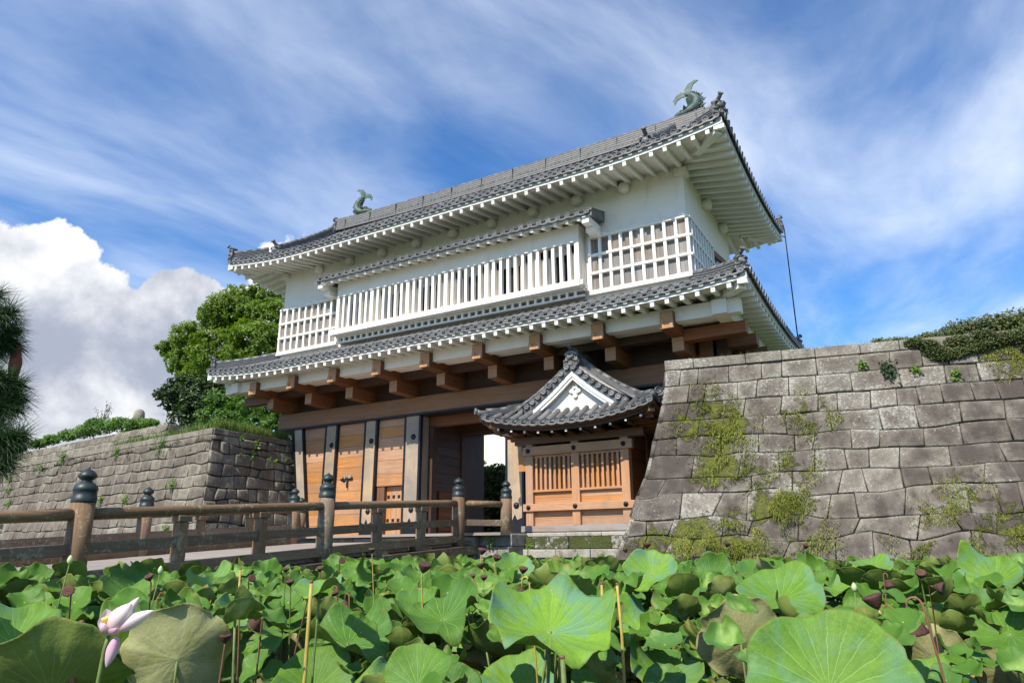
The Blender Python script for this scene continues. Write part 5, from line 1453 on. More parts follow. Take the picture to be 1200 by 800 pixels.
def creeper(name, label, pts, n, size, mat, spread, seed=0, kind='stuff', cat='creeper'):
    lv = Leaves()
    for _ in range(n):
        c, r = random.choice(pts); c = V(c); d = rdir(); p = c+V((d.x*r[0], d.y*r[1], d.z*r[2]))*random.random()**0.4
        nn = (V((0, -0.6, 0.8))+rdir()*0.8).normalized(); dd = nn.orthogonal().normalized(); dd = Matrix.Rotation(rnd(0, 6.28), 3, nn) @ dd
        ln = size*rnd(.6, 1.3); lv.leaf(p, dd, nn, ln, ln*0.7, (min(1, max(0, 0.3+0.5*random.random()+0.5*noise.noise(p*1.4))), random.random(), 0))
    o = lv.build(name, mat); tag(o, label, cat, kind=kind); return o
# creeper mound over the top of the right rampart, and dark shrubs on the terrace behind it
pts = []
for x, y, r in ((1085, 398, .34), (1095, 405, .36), (1105, 411, .34), (1118, 408, .38), (1132, 403, .4), (1146, 399, .4), (1070, 396, .3), (1160, 394, .4), (1175, 390, .42), (1190, 388, .45), (1205, 384, .5), (1225, 382, .5), (1250, 380, .5), (1150, 388, .4), (1120, 394, .4), (1210, 400, .3)):
    q = on_r(x, y+6); pts.append((q, (r*0.9, r*0.30, r*0.42)))
creeper('creeper', 'dark green creeper hanging over the top of the right rampart', pts, 30000, 0.046, 'leaf_ivy', 1)
pts = []
for x, y, r in ((1010, 403, .25), (1030, 396, .38), (1050, 395, .4), (1064, 393, .3), (1085, 390, .4), (1105, 387, .5), (1125, 384, .55), (1150, 379, .6), (1172, 376, .6), (1195, 373, .7), (1220, 370, .7), (1250, 366, .8), (1280, 362, .9), (1140, 388, .6), (1180, 384, .7), (1215, 380, .8), (1260, 376, .9)):
    q = at_y(x, y+(10 if x < 1110 else 5), 23.0+(x-985)*0.006); pts.append((q, (r*1.0, r*0.8, r*0.62)))
creeper('ground_cover', 'dark low shrubs along the terrace behind the right rampart', pts, 20000, 0.085, 'leaf_ivy', 1, cat='shrubs')
pts = []
for x, y, r in ((60, 515, .5), (80, 510, .6), (100, 505, .7), (120, 500, .8), (140, 497, .7), (160, 497, .6), (175, 497, .5), (45, 520, .5), (20, 526, .5), (110, 496, .5), (150, 508, .35), (70, 530, .5), (90, 528, .4), (55, 540, .4)):
    q = at_y(x, y, 22.0); pts.append((q, (r*1.4, r*0.8, r*0.55)))
creeper('creeper', 'green creeper draped over the low stone wall on the left rampart', pts, 16000, 0.13, 'leaf_light', 1)
# sparse twiggy sapling on that wall
sp = thing('sapling', 'sparse twiggy sapling rising from the creeper on the left', 'sapling', tuple(at_y(118, 500, 22.3)))
m = MB(); b0 = V(sp['_b']); lv = Leaves()
for k in range(9):
    e = b0+V((rnd(-1.1, 1.0), rnd(-.3, .3), rnd(0.5, 1.3))); mid = b0.lerp(e, .5)+V((rnd(-.1, .1), 0, .1)); m.tube([b0, mid, e], [0.03, 0.016, 0.006], 5)
    for _ in range(16):
        p = mid.lerp(e, rnd(0, 1.1))+rdir()*0.12; lv.leaf(p, rdir(), rdir(), 0.10, 0.05, (random.random()*0.6, random.random(), 0))
m.build('twigs', 'bark', sp); lv.build('foliage', 'leaf_dark', sp)
# stone marker
mk = thing('stone_marker', 'rounded upright stone marker on top of the left low wall', 'stone marker', tuple(at_y(162, 494, 22.4)))
c = V(mk['_b']); m = MB(); m.tube([c+V((0, 0, -0.4)), c+V((0, 0, 0.30)), c+V((.01, 0, 0.52)), c+V((.015, 0, 0.63)), c+V((0.02, 0, 0.68))], [0.30, 0.285, 0.25, 0.17, 0.05], 14, tn=(0.9, 0.1, 0)); m.build('stone_shaft', 'stone_b', mk)

# leafy weeds in the wall joints
def weed(label, pos, r, n, size, mat='weed', hang=0.3, group=None, name='wall_weed'):
    lv = Leaves(); c = V(pos)
    for _ in range(n):
        d = rdir(); d.y = -abs(d.y); p = c+V((d.x*r, d.y*r*0.5, d.z*r-hang*r*random.random()))*random.random()**0.8
        nn = (V((0, -0.7, 0.6))+rdir()*0.7).normalized(); dd = nn.orthogonal().normalized(); dd = Matrix.Rotation(rnd(0, 6.28), 3, nn) @ dd
        ln = size*rnd(.6, 1.3); lv.leaf(p, dd, nn, ln, ln*.6, (random.random(), random.random(), 0))
    o = lv.build(name, mat, None, base=tuple(c)); return tag(o, label, 'weed', group)
def on_l(px, py):
    q = None; Y = 18
    d = ray(px, py)
    # intersect with the leaning long face
    for _ in range(8):
        q = at_y(px, py, Y); s = 34-((q-V((-24, 18.06, 0))).dot(dL)); Y = PLF(s, q.z).y-0.05
    return q
def on_ret(px, py):
    X = -23.9
    for _ in range(6):
        d = ray(px, py); q = CAM+d*(X/d.x); X = -24.0+e_l(q.z)+0.05
    return q
for (x, y), lab in zip(((1041, 437), (1073, 432), (1010, 425), (1119, 436), (1041, 428)),
    ('dark green fern tuft in the joint below the coping of the right rampart', 'small leafy tuft under the right end of the creeper on the right rampart', 'thin trailing weed below the coping left of the creeper', 'tiny green weed in a joint far right below the coping', 'short green sprig above the dark fern tuft on the right rampart')):
    weed(lab, on_r(x, y), 0.24 if x == 1041 else 0.15, 110 if x == 1041 else 50, 0.09, 'weed' if x != 1041 else 'leaf_dark', 1.0)
for (x, y, r), lab in zip(((300, 520, .25), (296, 533, .22), (283, 513, .15), (322, 540, .15), (335, 538, .15), (316, 538, .12), (281, 533, .1)),
    ('bright green weed hanging from the upper courses beside the rampart corner', 'leafy weed below the hanging weed beside the rampart corner', 'small weed right under the coping of the return wall', 'little round weed, second from the gate post on the return wall', 'little round weed nearest the gate post on the return wall', 'little round weed, third from the gate post on the return wall', 'small weed in the joint nearest the rampart corner')):
    weed(lab, on_ret(x, y), r, int(260*r), 0.10)
for (x, y, r), lab in zip(((203, 565, .3), (147, 585, .32), (118, 585, .25), (12, 560, .25), (10, 590, .25), (48, 548, .25), (195, 620, .25), (190, 520, .5), (137, 530, .28), (75, 535, .45), (10, 575, .2)),
    ('bright weed in the long rampart below its corner', 'bright leafy weed between the two bridge posts on the left rampart', 'weed beside the cap of the nearest bridge post', 'mossy weed at the far left edge of the rampart', 'weed low on the far left of the rampart', 'weed near the pine on the left rampart', 'low weed behind the bridge rail near the far post', 'broad mossy weed under the coping near the rampart corner', 'round mossy weed under the coping above the near bridge post', 'wide green mat under the coping near the pine', 'small weed at the left edge between two mossy ones')):
    weed(lab, on_l(x, y), r, int(300*r), 0.10, 'weed' if r < .35 else 'leaf_light')
# feathery moss on the right rampart
lv = Leaves()
for x, y, w in MP:
    if w < 0.6: continue
    for _ in range(int(1500*w)):
        px_, py_ = x+random.gauss(0, 17), y+random.gauss(0, 13)
        q = on_r(px_, py_)
        if q.z > 4.4 or px_ < 770: continue
        if noise.noise(q*2.4) < -0.05: continue
        d = (V((rnd(-1, 1), -0.6, rnd(-1, 0.6)))).normalized()
        lv.blade(q+V((0, 0.04, 0)), d, rnd(0.035, 0.11), 0.013, V((0, 0, -0.03)), (min(1, max(0, .5+.8*noise.noise(q*1.1)+rnd(-.2, .2))), random.random(), 0))
tag(lv.build('moss', 'mossleaf'), 'feathery yellow-green moss on the face of the right rampart', 'moss', kind='stuff')
# weeds on the plinth
for (x, y, r), lab in zip(((598, 637, .16), (620, 640, .14), (575, 635, .16), (650, 648, .12), (562, 660, .2)), ('small ivy sprig on the plinth beside the end post of the bridge', 'low leafy sprig in the plinth joint left of the hut centre', 'green sprig on the abutment behind the last bridge rail', 'tiny weed on the pale plinth course', 'leafy sprig low on the bridge abutment')):
    weed(lab, at_y(x, y, 19.75 if x > 580 else 18.72), r, int(400*r), 0.07)

# far wooded hill, right
hl = MB()
def HP(a, b_):
    x = lerp(-20, 420, a); y = lerp(260, 620, b_); h = 105*math.exp(-((x-290)/170)**2-((y-430)/150)**2)+6*noise.noise(V((x*.02, y*.02, 0)))
    return V((x, y, h-3))
hl.grid(HP, 60, 40, 0, (0.5, 0.5, 0.5)); tag(hl.build('far_hill', 'far_hill'), kind='structure')
lv = Leaves()
for _ in range(8500):
    a, b_ = random.random(), random.random(); p = HP(a, b_)
    if p.z < 3: continue
    d = rdir(); q = p+V((d.x*3, d.y*3, abs(d.z)*5))
    nn = (d+V((0, -.3, .8))).normalized(); lv.leaf(q, nn.orthogonal(), nn, rnd(2, 4.5), rnd(1.6, 3), (0.5+.5*noise.noise(p*.03)+rnd(-.2, .2), 0, 0))
tag(lv.build('distant_wood', 'leaf_far'), 'dark green wood on the far hill beyond the right rampart', 'wood', kind='stuff')

# hedge and trimmed shrub behind the gateway
hg = thing('hedge', 'tall dark hedge bank seen through the open gateway', 'hedge', (-20, 34.5, 0))
lv = Leaves()
for _ in range(9000):
    p = V((rnd(-24, -16), rnd(33.3, 35.3), rnd(0, 4.02)))
    if random.random() < .5: p.y = 33.3+rnd(0, .3)
    nn = (V((0, -.7, .5))+rdir()*.9).normalized(); lv.leaf(p, nn.orthogonal(), nn, 0.22, 0.14, (random.random(), random.random()*.9, 0))
lv.build('foliage', 'leaf_ivy', hg); m = MB(); m.box(-24, -16, 33.7, 35.2, 0, 3.9); m.build('bank', 'grass_soil', hg)
ts = at_y(559, 548, 36.5)
lob = [(V((ts.x, 36.5, ts.z+0.35)), 0.42, 0.45), (V((ts.x-.25, 36.5, ts.z+0.28)), 0.3, 0.4), (V((ts.x+.3, 36.5, ts.z+0.28)), 0.3, 0.4)]
limb_tree('trimmed_shrub', 'small flat-topped trimmed shrub above the hedge in the gateway', (ts.x, 36.5, 3.0), ts.z-2.9, 0.05, lob, 1800, 0.11, 'leaf_light', cat='shrub', seed=4)

# lightning rod pole behind the roof
pole = thing('lightning_rod', 'thin grey lightning rod pole rising behind the right eave', 'lightning rod', (-3.85, 30.2, 0))
m = MB(); a = at_y(919, 268, 30.2); m.tube([(a.x, 30.2, 0), (a.x, 30.2, a.z)], [0.035, 0.022], 8); m.build('pole', 'iron', pole)
m = MB(); m.tube([(a.x, 30.2, a.z), (a.x-.05, 30.2, a.z+0.30), (a.x-.25, 30.2, a.z+0.36), (a.x-.5, 30.2, a.z+0.36)], 0.018, 6); m.tube([(a.x, 30.2, a.z-.4), (a.x-1.2, 29.6, a.z+0.15)], 0.02, 6); m.build('bracket', 'iron', pole)

# pine boughs at the left edge
pine = thing('pine_tree', 'dark pine with long needle tufts at the left edge of the picture', 'pine tree', (-8.6, 2.2, -1.9))
PB = V(pine['_b'])
m = MB(); m.tube([PB, PB+V((0.1, 0.1, 2)), PB+V((-0.1, 0.2, 4)), PB+V((0.1, .2, 6.5))], [0.22, 0.18, 0.14, 0.06], 10)
tufts = []
for x, y, t in ((-10, 345, 7.2), (8, 365, 7.0), (10, 385, 7.2), (-5, 400, 7.0), (12, 402, 7.1), (-15, 375, 7.0), (-5, 440, 6.8), (15, 450, 6.9), (-10, 470, 6.8), (12, 475, 6.8), (18, 465, 6.9), (-5, 500, 6.7), (14, 515, 6.6), (-8, 530, 6.6), (20, 510, 6.6), (5, 540, 6.5), (-20, 420, 7), (-25, 500, 6.7), (-30, 350, 7.2), (-40, 450, 6.9), (-45, 520, 6.7), (-45, 390, 7.0)):
    tufts.append(at_dist(x+5, y, t))
for i, tp in enumerate(tufts):
    a = PB+V((0, 0.1, max(1.6, tp.z+1.9-0.5))); m.tube([a, a.lerp(tp, .55)+V((0, 0, -.12)), tp], [0.045, 0.026, 0.014], 6)
m.build('trunk', 'bark', pine)
m = MB(); a = at_dist(22, 405, 7.1); m.tube([a, a+V((0.0, 0, -.18)), a+V((.01, 0, -.38))], [0.02, 0.06, 0.04], 9); m.build('pine_cone', 'bark_red', pine)
lv = Leaves()
for tp in tufts:
    ax = (tp-(PB+V((0, 0, tp.z+1.9)))).normalized(); ax = (ax+V((0, 0, .35))).normalized()
    for k in range(900):
        f = random.random(); p = tp-ax*0.34*f+rdir()*0.05
        d = (ax*rnd(0.15, 1.0)+rdir()*0.95+V((0, 0, -.10))).normalized(); ln = rnd(0.15, 0.27)
        sd = d.orthogonal().normalized()*0.0036; o = len(lv.v)
        lv.v += [p-sd, p+sd, p+d*ln+V((0, 0, -.015))]; lv.f.append((o, o+1, o+2)); lv.t += [(min(1, max(0, .4+.4*ax.dot(d)*random.random())), random.random(), 0)]*3
lv.build('needles', 'needle', pine)
# ================================================================== LOTUS POND
WZ = -1.72
def leaf_mesh(name, seed, cup=0.22, saddle=0.10, wave=0.05, ruff=0.03, age=0.0, fold=0.0, mats=('lotus_top', 'lotus_back'), tear=0.0, curl=0.10):
    """unit-radius blade with real thickness: a shallow funnel with a rippled, slightly notched rim"""
    R = random.Random(seed); n = 56; rings = [0.045, 0.14, 0.28, 0.44, 0.60, 0.73, 0.83, 0.91, 0.96, 1.0]
    ph = [R.uniform(0, 6.28) for _ in range(6)]; o3 = V((seed*1.7, 0, 0))
    def out(th):
        r = 1+0.045*math.sin(2*th+ph[0])+0.03*math.sin(5*th+ph[1])+0.035*noise.noise(V((math.cos(th)*2.6, math.sin(th)*2.6, seed)))
        for c in (0.0, PI):                       # the two small notches of a lotus leaf
            d = abs((th-c+PI) % (2*PI)-PI); r -= 0.07*math.exp(-(d/0.13)**2)
        if tear:
            r -= tear*max(0, noise.noise(V((math.cos(th)*4, math.sin(th)*4, seed*2.3))))
        return r
    def pt(th, r):
        q = r*out(th); x, y = q*math.cos(th), q*math.sin(th)
        z = cup*(r**1.55)-cup*0.12
        z += saddle*r*r*math.sin(2*th+ph[2])+wave*r**2.5*math.sin(3*th+ph[3])+wave*0.7*r**3*math.sin(5*th+ph[4])
        z += ruff*r**5*math.sin(11*th+ph[5])
        if r > 0.62:                              # margins roll up and down along the rim
            k = (r-0.62)/0.38; z += curl*k*k*math.sin(4*th+ph[1]*1.7+1.2*math.sin(2*th+ph[0])); q2 = 1-0.5*curl*k*k*abs(math.sin(4*th+ph[1]*1.7)); x *= q2; y *= q2
        z += 0+0.014*math.cos(20*th)*r*(1-r*0.5)+0.05*noise.noise(V((x*2, y*2, 0))+o3)*r
        if fold:                                  # one side bends over along a chord
            b = max(0.0, x-0.15); z += fold*b*b*0.75; x -= abs(fold)*b*b*0.35
        if r > 0.9: z -= 0.05*(r-0.9)*10*(0.5+0.5*noise.noise(V((math.cos(th)*3, math.sin(th)*3, 9+seed))))
        return V((x, y, z))
    vs = []; fs = []; mi = []; tn = []
    for lay, dz in ((0, 0.0), (1, -0.010)):
        o = len(vs); vs.append(V((0, 0, -cup*0.12-0.01+dz))); tn.append((0.0, age, 0))
        for r in rings:
            for k in range(n): p = pt(2*PI*k/n, r); p.z += dz; vs.append(p); tn.append((r, age, 0))
        for k in range(n):
            f = (o, o+1+k, o+1+(k+1) % n); fs.append(f if lay == 0 else f[::-1]); mi.append(lay)
        for j in range(len(rings)-1):
            for k in range(n):
                a, b = o+1+j*n+k, o+1+j*n+(k+1) % n; f = (a, a+n, b+n, b); fs.append(f if lay == 0 else f[::-1]); mi.append(lay)
    h = 1+len(rings)*n; e = 1+(len(rings)-1)*n
    for k in range(n): fs.append((e+k, h+e+k, h+e+(k+1) % n, e+(k+1) % n)); mi.append(0)
    me = bpy.data.meshes.new(name); me.from_pydata([tuple(v) for v in vs], [], fs)
    for m_ in mats: me.materials.append(M[m_])
    me.polygons.foreach_set('material_index', mi); me.polygons.foreach_set('use_smooth', [True]*len(fs))
    at = me.color_attributes.new('tone', 'FLOAT_COLOR', 'POINT'); fl = []
    for t in tn: fl.extend((*t, 1.0))
    at.data.foreach_set('color', fl); me.update()
    return me
LM = {'flat': [leaf_mesh('leaf_blade', s, 0.30, 0.08, 0.06, 0.02, curl=0.07) for s in (1, 2, 3, 4)],
      'cup': [leaf_mesh('leaf_blade', s, 0.40, 0.13, 0.08, 0.035, curl=0.12) for s in (5, 6, 7, 25)],
      'wavy': [leaf_mesh('leaf_blade', s, 0.40, 0.22, 0.13, 0.05, 0.06, curl=0.20) for s in (8, 9, 10, 11, 26)],
      'fold': [leaf_mesh('leaf_blade', s, 0.38, 0.18, 0.10, 0.04, 0.1, f, curl=0.16) for s, f in ((12, 1.0), (13, 0.8), (14, 1.3))],
      'old': [leaf_mesh('leaf_blade', s, 0.40, 0.20, 0.12, 0.06, 0.62, 0.4, tear=0.25, curl=0.22) for s in (15, 16, 17)],
      'old2': [leaf_mesh('leaf_blade', 31, 0.34, 0.07, 0.07, 0.05, 0.05, curl=0.16)],
      'pale': [leaf_mesh('leaf_blade', s, 0.25, 0.10, 0.06, 0.03, 0.25, 0.2, ('lotus_top', 'lotus_pale'), 0.06) for s in (18, 19)],
      'dry': [leaf_mesh('leaf_blade', s, 0.45, 0.30, 0.20, 0.10, 0.4, 1.1, ('lotus_dry', 'lotus_dry'), 0.35) for s in (20, 21)]}
def stem_mesh(p, parent, r=0.007, mat='stem', bend=0.10, z0=WZ-0.3, name='stem', base=None):
    m = MB(); b0 = V((p.x+rnd(-bend, bend)*1.6, p.y+rnd(-bend, bend)*1.6, z0)); mid = b0.lerp(p, .55)+V((rnd(-bend, bend)*.5, rnd(-bend, bend)*.5, 0))
    m.tube([b0, b0.lerp(mid, .5), mid, mid.lerp(p, .6)+V((0, 0, .01)), p], r, 6); return m.build(name, mat, parent, base)
def to_cam(p):
    d = V((-p.x, -p.y, 0)); return d.normalized()
def lotus(p, rad, n, kind, label, group=None, spin=None, smat='stem'):
    t = thing('lotus_leaf', label, 'lotus leaf', (p.x, p.y, WZ), group)
    o = bpy.data.objects.new('leaf_blade', random.choice(LM[kind])); C.objects.link(o); o.parent = t
    q = n.normalized().to_track_quat('Z', 'Y'); e = q.to_matrix() @ Matrix.Rotation(rnd(0, 6.28) if spin is None else spin, 3, 'Z')
    o.matrix_basis = Matrix.Translation(p-V(t['_b'])) @ e.to_4x4() @ Matrix.Diagonal((rad, rad, rad, 1))
    stem_mesh(p-n.normalized()*0.012*rad, t, 0.005+0.008*rad, smat)
    return t
# (pixel x, y of the centre, apparent width, real diameter, lean towards the viewer, sideways lean, kind, label)
SPEC = [
 (972, 806, 205, 0.56, 1.5, 0.05, 'flat', 'largest bright green lotus leaf, nearest the viewer at the lower right', 0.3),
 (645, 738, 172, 0.62, 0.75, 0.05, 'old2', 'huge blue-green lotus leaf with rippled rim in the middle foreground', 1.2),
 (208, 770, 138, 0.58, -1.6, 0.25, 'pale', 'large pale olive lotus leaf showing its veined underside near the flower', 0.0),
 (16, 752, 130, 0.60, 0.8, -0.5, 'wavy', 'large blue-green lotus leaf at the far left edge of the foreground', 0.7),
 (62, 806, 190, 0.60, -0.75, 0.1, 'flat', 'large dark green lotus leaf seen from below under the flower', 0.0),
 (130, 778, 84, 0.5, 1.2, 0.4, 'flat', 'upright mid-green lotus leaf just behind the flower stem', 0.6),
 (68, 722, 52, 0.45, 0.8, 0.3, 'fold', 'bright folded lotus leaf left of the flower', 1.0),
 (146, 698, 76, 0.58, 0.45, 0.2, 'flat', 'dark blue-green lotus leaf behind the flower', 0.4),
 (108, 697, 56, 0.5, -0.7, 0.1, 'flat', 'olive underside of a lotus leaf at the foot of the nearest bridge post', 0.4),
 (74, 673, 28, 0.34, -0.9, 0.5, 'fold', 'small upright yellow-green lotus leaf left of the nearest bridge post', 0.4),
 (12, 702, 52, 0.5, 0.7, 0.1, 'cup', 'green cupped lotus leaf at the left edge below the bridge deck', 0.4),
 (190, 680, 28, 0.34, 1.0, -0.2, 'wavy', 'small scalloped blue-green lotus leaf right of the nearest bridge post', 0.4),
 (152, 680, 46, 0.4, 0.9, 0.2, 'fold', 'bright yellow-green folded lotus leaf below the bridge foot rail', 0.6),
 (250, 682, 62, 0.58, 0.5, -0.3, 'wavy', 'blue-green lotus leaf with a raised tip against the bridge foot rail', 0.4),
 (408, 752, 120, 0.58, 0.42, 0.0, 'wavy', 'wide blue-green lotus leaf behind the tall yellow stem', 0.6),
 (368, 806, 110, 0.5, 1.0, 0.0, 'flat', 'dark green round lotus leaf at the bottom edge below the yellow stem', 0.4),
 (298, 762, 50, 0.42, 0.9, -0.2, 'flat', 'small smooth green lotus leaf below the drooping seed pod', 0.3),
 (262, 792, 66, 0.5, 0.5, 0.6, 'fold', 'folded bright lotus leaf at the bottom edge beside the pale olive one', 0.4),
 (342, 764, 46, 0.40, -0.9, 0.4, 'pale', 'small olive lotus leaf turned over left of the yellow stem', 0.4),
 (442, 712, 46, 0.46, 0.9, 0.3, 'old', 'yellowing lotus leaf with brown rim below the bridge edge beam', 0.4),
 (418, 690, 30, 0.40, -0.8, 0.2, 'dry', 'withered cream lotus leaf hanging below the bridge edge beam', 0.4),
 (382, 724, 34, 0.40, -0.5, 0.3, 'dry', 'curled brown lotus leaf right of the yellow stem', 0.4),
 (330, 697, 46, 0.48, 0.9, 0.0, 'cup', 'fresh green lotus leaf between seed pods below the bridge', 0.4),
 (518, 724, 108, 0.60, 0.60, -0.25, 'wavy', 'blue-green lotus leaf with a curled right edge left of the huge rippled leaf', 2.0),
 (570, 760, 96, 0.52, -0.55, 0.3, 'fold', 'dark folded lotus leaf showing its underside below the huge rippled leaf', 0.4),
 (606, 806, 105, 0.5, 0.85, 0.0, 'flat', 'light green lotus leaf at the bottom edge below the huge rippled leaf', 0.4),
 (603, 668, 50, 0.56, 1.3, 0.2, 'cup', 'bright fan-shaped lotus leaf in front of the mossy plinth', 0.4),
 (522, 676, 42, 0.52, 1.0, -0.2, 'wavy', 'green lotus leaf with browned edge at the end of the bridge', 0.4),
 (705, 670, 48, 0.52, -0.9, 0.0, 'cup', 'dark fan of a lotus leaf seen from below at the foot of the right rampart', 0.4),
 (592, 688, 40, 0.45, 0.6, 0.6, 'old', 'yellow and brown dying lotus leaf behind the huge rippled leaf', 0.4),
 (764, 672, 68, 0.60, 1.15, -0.2, 'cup', 'blue-green cupped lotus leaf with a bright centre at the corner of the right rampart', 0.4),
 (838, 680, 68, 0.58, 0.9, 0.3, 'wavy', 'rippled green lotus leaf with a curled right side below the moss patches', 0.4),
 (915, 700, 112, 0.64, 0.75, 0.05, 'flat', 'broad blue-green lotus leaf behind the largest bright leaf', 0.4),
 (790, 714, 58, 0.46, 0.9, 0.1, 'old', 'yellow-green lotus leaf with a torn brown edge right of the thin stem', 0.4),
 (868, 752, 116, 0.56, -0.85, -0.35, 'pale', 'pale olive turned-up lotus leaf leaning against the largest bright leaf', 0.2),
 (760, 742, 88, 0.50, 0.6, -0.1, 'wavy', 'wavy lotus leaf right of the huge rippled leaf', 0.4),
 (778, 792, 96, 0.52, 0.6, 0.2, 'wavy', 'rippled light lotus leaf at the bottom edge left of the largest bright leaf', 0.4),
 (1022, 664, 54, 0.56, 0.35, 0.0, 'flat', 'flat pale green lotus leaf standing high before the right rampart', 0.4),
 (1062, 682, 42, 0.46, 0.9, 0.1, 'cup', 'round fresh lotus leaf right of the high flat one', 0.4),
 (1168, 678, 84, 0.64, 0.95, -0.1, 'wavy', 'large blue-green lotus leaf at the right edge against the rampart', 0.4),
 (1118, 724, 66, 0.44, 1.0, 0.1, 'cup', 'smooth mid-green lotus leaf right of the big drooping seed pod', 0.4),
 (1096, 770, 82, 0.5, -0.8, 0.3, 'pale', 'pale olive lotus leaf turned over at the lower right', 0.4),
 (1182, 742, 92, 0.50, 0.85, -0.3, 'flat', 'bright green lotus leaf at the right edge of the foreground', 0.4),
 (982, 690, 52, 0.54, 0.7, 0.1, 'cup', 'green lotus leaf directly behind the upright brown seed cup', 0.4),
 (1036, 697, 48, 0.46, 0.7, 0.0, 'flat', 'light green lotus leaf above the upright brown seed cup', 0.4),
 (1098, 808, 100, 0.5, 0.8, 0.1, 'flat', 'green lotus leaf at the bottom edge of the lower right corner', 0.4),
 (1180, 786, 80, 0.5, -0.9, -0.2, 'pale', 'olive turned-over lotus leaf in the bottom right corner', 0.4),
 (948, 722, 70, 0.46, 0.5, -0.4, 'old', 'yellowing lotus leaf tucked behind the largest bright leaf', 0.4),
]
placed = []
for px, py, w, D, lean, side, kind, lab, spin in SPEC:
    if kind == 'pale': lean *= 2.6
    elif 0 < lean < 1.0: lean *= 0.72
    w *= 0.94; t = D*FPX/w*1.02; p = at_dist(px, py, t); c = to_cam(p); sd = V((-c.y, c.x, 0))
    n = (V((0, 0, 1))+c*lean+sd*side).normalized()
    lotus(p, D/2, n, kind, lab, None, spin if spin else None); placed.append((px, py, w, t))
def to_px(p):
    d = p-CAM; z = d.dot(_f)
    if z < 0.2: return None
    return 600+FPX*d.dot(_r)/z, 400-FPX*d.dot(_u)/z, z
ENV = [(-200, 684), (0, 690), (230, 690), (300, 680), (420, 676), (520, 668), (600, 668), (720, 664), (800, 662), (1000, 660), (1400, 660)]
cand = []
tries = 0
while len(cand) < 1600 and tries < 120000:
    tries += 1
    t = 2.9+9.5*random.random()**1.25; px = rnd(-60, 1260)
    p0 = at_dist(px, 650, t)
    D = rnd(0.26, 0.48); rpx = D*0.5*FPX/t
    env = interp(ENV, px)
    ymin = env+rpx*0.35; ymax = 800+rpx*0.5
    if ymin > ymax: continue
    py = ymin+(ymax-ymin)*random.random()**1.15
    if py < 790 and rpx > 32: rpx = rnd(20, 32); D = 2*rpx*t/FPX
    p = at_dist(px, py, t)
    if p.z < WZ+0.15 or p.z > -0.42: continue
    if p.x < -11.85 and p.y > -1: continue
    if p.x > -8.2 and p.y > 17.4: continue
    if p.y > 18.4: continue
    bad = False
    for qx, qy, qw, qt in placed:
        if t < qt+0.25 and math.hypot(px-qx, (py-qy)*1.2) < qw*0.46+rpx*0.85: bad = True; break
    if bad: continue
    # keep the flower and its neighbours clear
    if t < 3.4 and abs(px-150) < 60+rpx and py-rpx < 760: continue
    for (q, qd, _, qt) in cand:
        if abs(t-qt) < 0.35 and (q-p).length < (D+qd)*0.25: bad = True; break
    if bad: continue
    cand.append((p, D, px, t))
cand.sort(key=lambda q: -q[1]/q[3])
def zone(px, t):
    if px < 240: a = 'near the flower' if t < 4.5 else 'below the near end of the bridge'
    elif px < 520: a = 'around the yellow stem' if t < 4.5 else 'along the bridge edge'
    elif px < 740: a = 'around the huge rippled leaf' if t < 4.5 else 'before the mossy plinth'
    elif px < 960: a = 'left of the largest bright leaf' if t < 4.5 else 'below the corner of the right rampart'
    else: a = 'right of the largest bright leaf' if t < 4.5 else 'before the right half of the rampart'
    return a
WORDS = {'flat': 'round green lotus leaf', 'cup': 'cupped green lotus leaf', 'wavy': 'rippled blue-green lotus leaf', 'fold': 'folded lotus leaf', 'old': 'yellowing lotus leaf', 'pale': 'lotus leaf with olive underside', 'dry': 'withered brown lotus leaf'}
def dress(p):
    kind = random.choices(['flat', 'cup', 'wavy', 'fold', 'old', 'pale', 'dry'], [14, 20, 24, 12, 18, 13, 6])[0]
    c = to_cam(p); sd = V((-c.y, c.x, 0))
    lean = rnd(0.10, 0.85) if random.random() < 0.80 and kind != 'pale' else rnd(-1.0, -0.2)
    n = (V((0, 0, 1))+c*lean+sd*random.gauss(0, 0.45)).normalized()
    return kind, n
low = []
for i, (p, D, px, t) in enumerate(cand):
    kind, n = dress(p)
    if i < 235:
        z = zone(px, t); lotus(p, D/2, n, kind, 'one %s of many %s' % (WORDS[kind], z), 'lotus leaves '+z)
    else: low.append((p, D/2, n, kind))
# the rest of the bed, small and far or low in the shade: one mass
mm = MB(); sm = bpy.data.meshes
big = bmesh.new()
def add_to(bm_v, bm_f, bm_m, bm_t, p, rad, n, me):
    q = (n.to_track_quat('Z', 'Y').to_matrix() @ Matrix.Rotation(rnd(0, 6.28), 3, 'Z')); o = len(bm_v)
    for v in me.vertices: bm_v.append(p+q @ (v.co*rad))
    for f in me.polygons: bm_f.append([i+o for i in f.vertices]); bm_m.append(f.material_index)
    bm_t.extend([tuple(d.color[:3]) for d in me.color_attributes['tone'].data])
big.free()
bed = MB()
def bed_leaf(p, rad, n, kind):
    me = random.choice(LM[kind if kind in ('flat', 'cup', 'wavy', 'fold') else 'flat']); vs = []; fs = []; ms = []; ts = []
    add_to(vs, fs, ms, ts, p, rad, n, me)
    o = len(bed.v); bed.v.extend(vs); bed.t.extend(ts); bed.f.extend([[i+o for i in f] for f in fs]); bed.mi.extend(ms); bed.sm.extend([True]*len(fs))
for p, r, n, kind in low: bed_leaf(p, r, n, kind)
k = 0
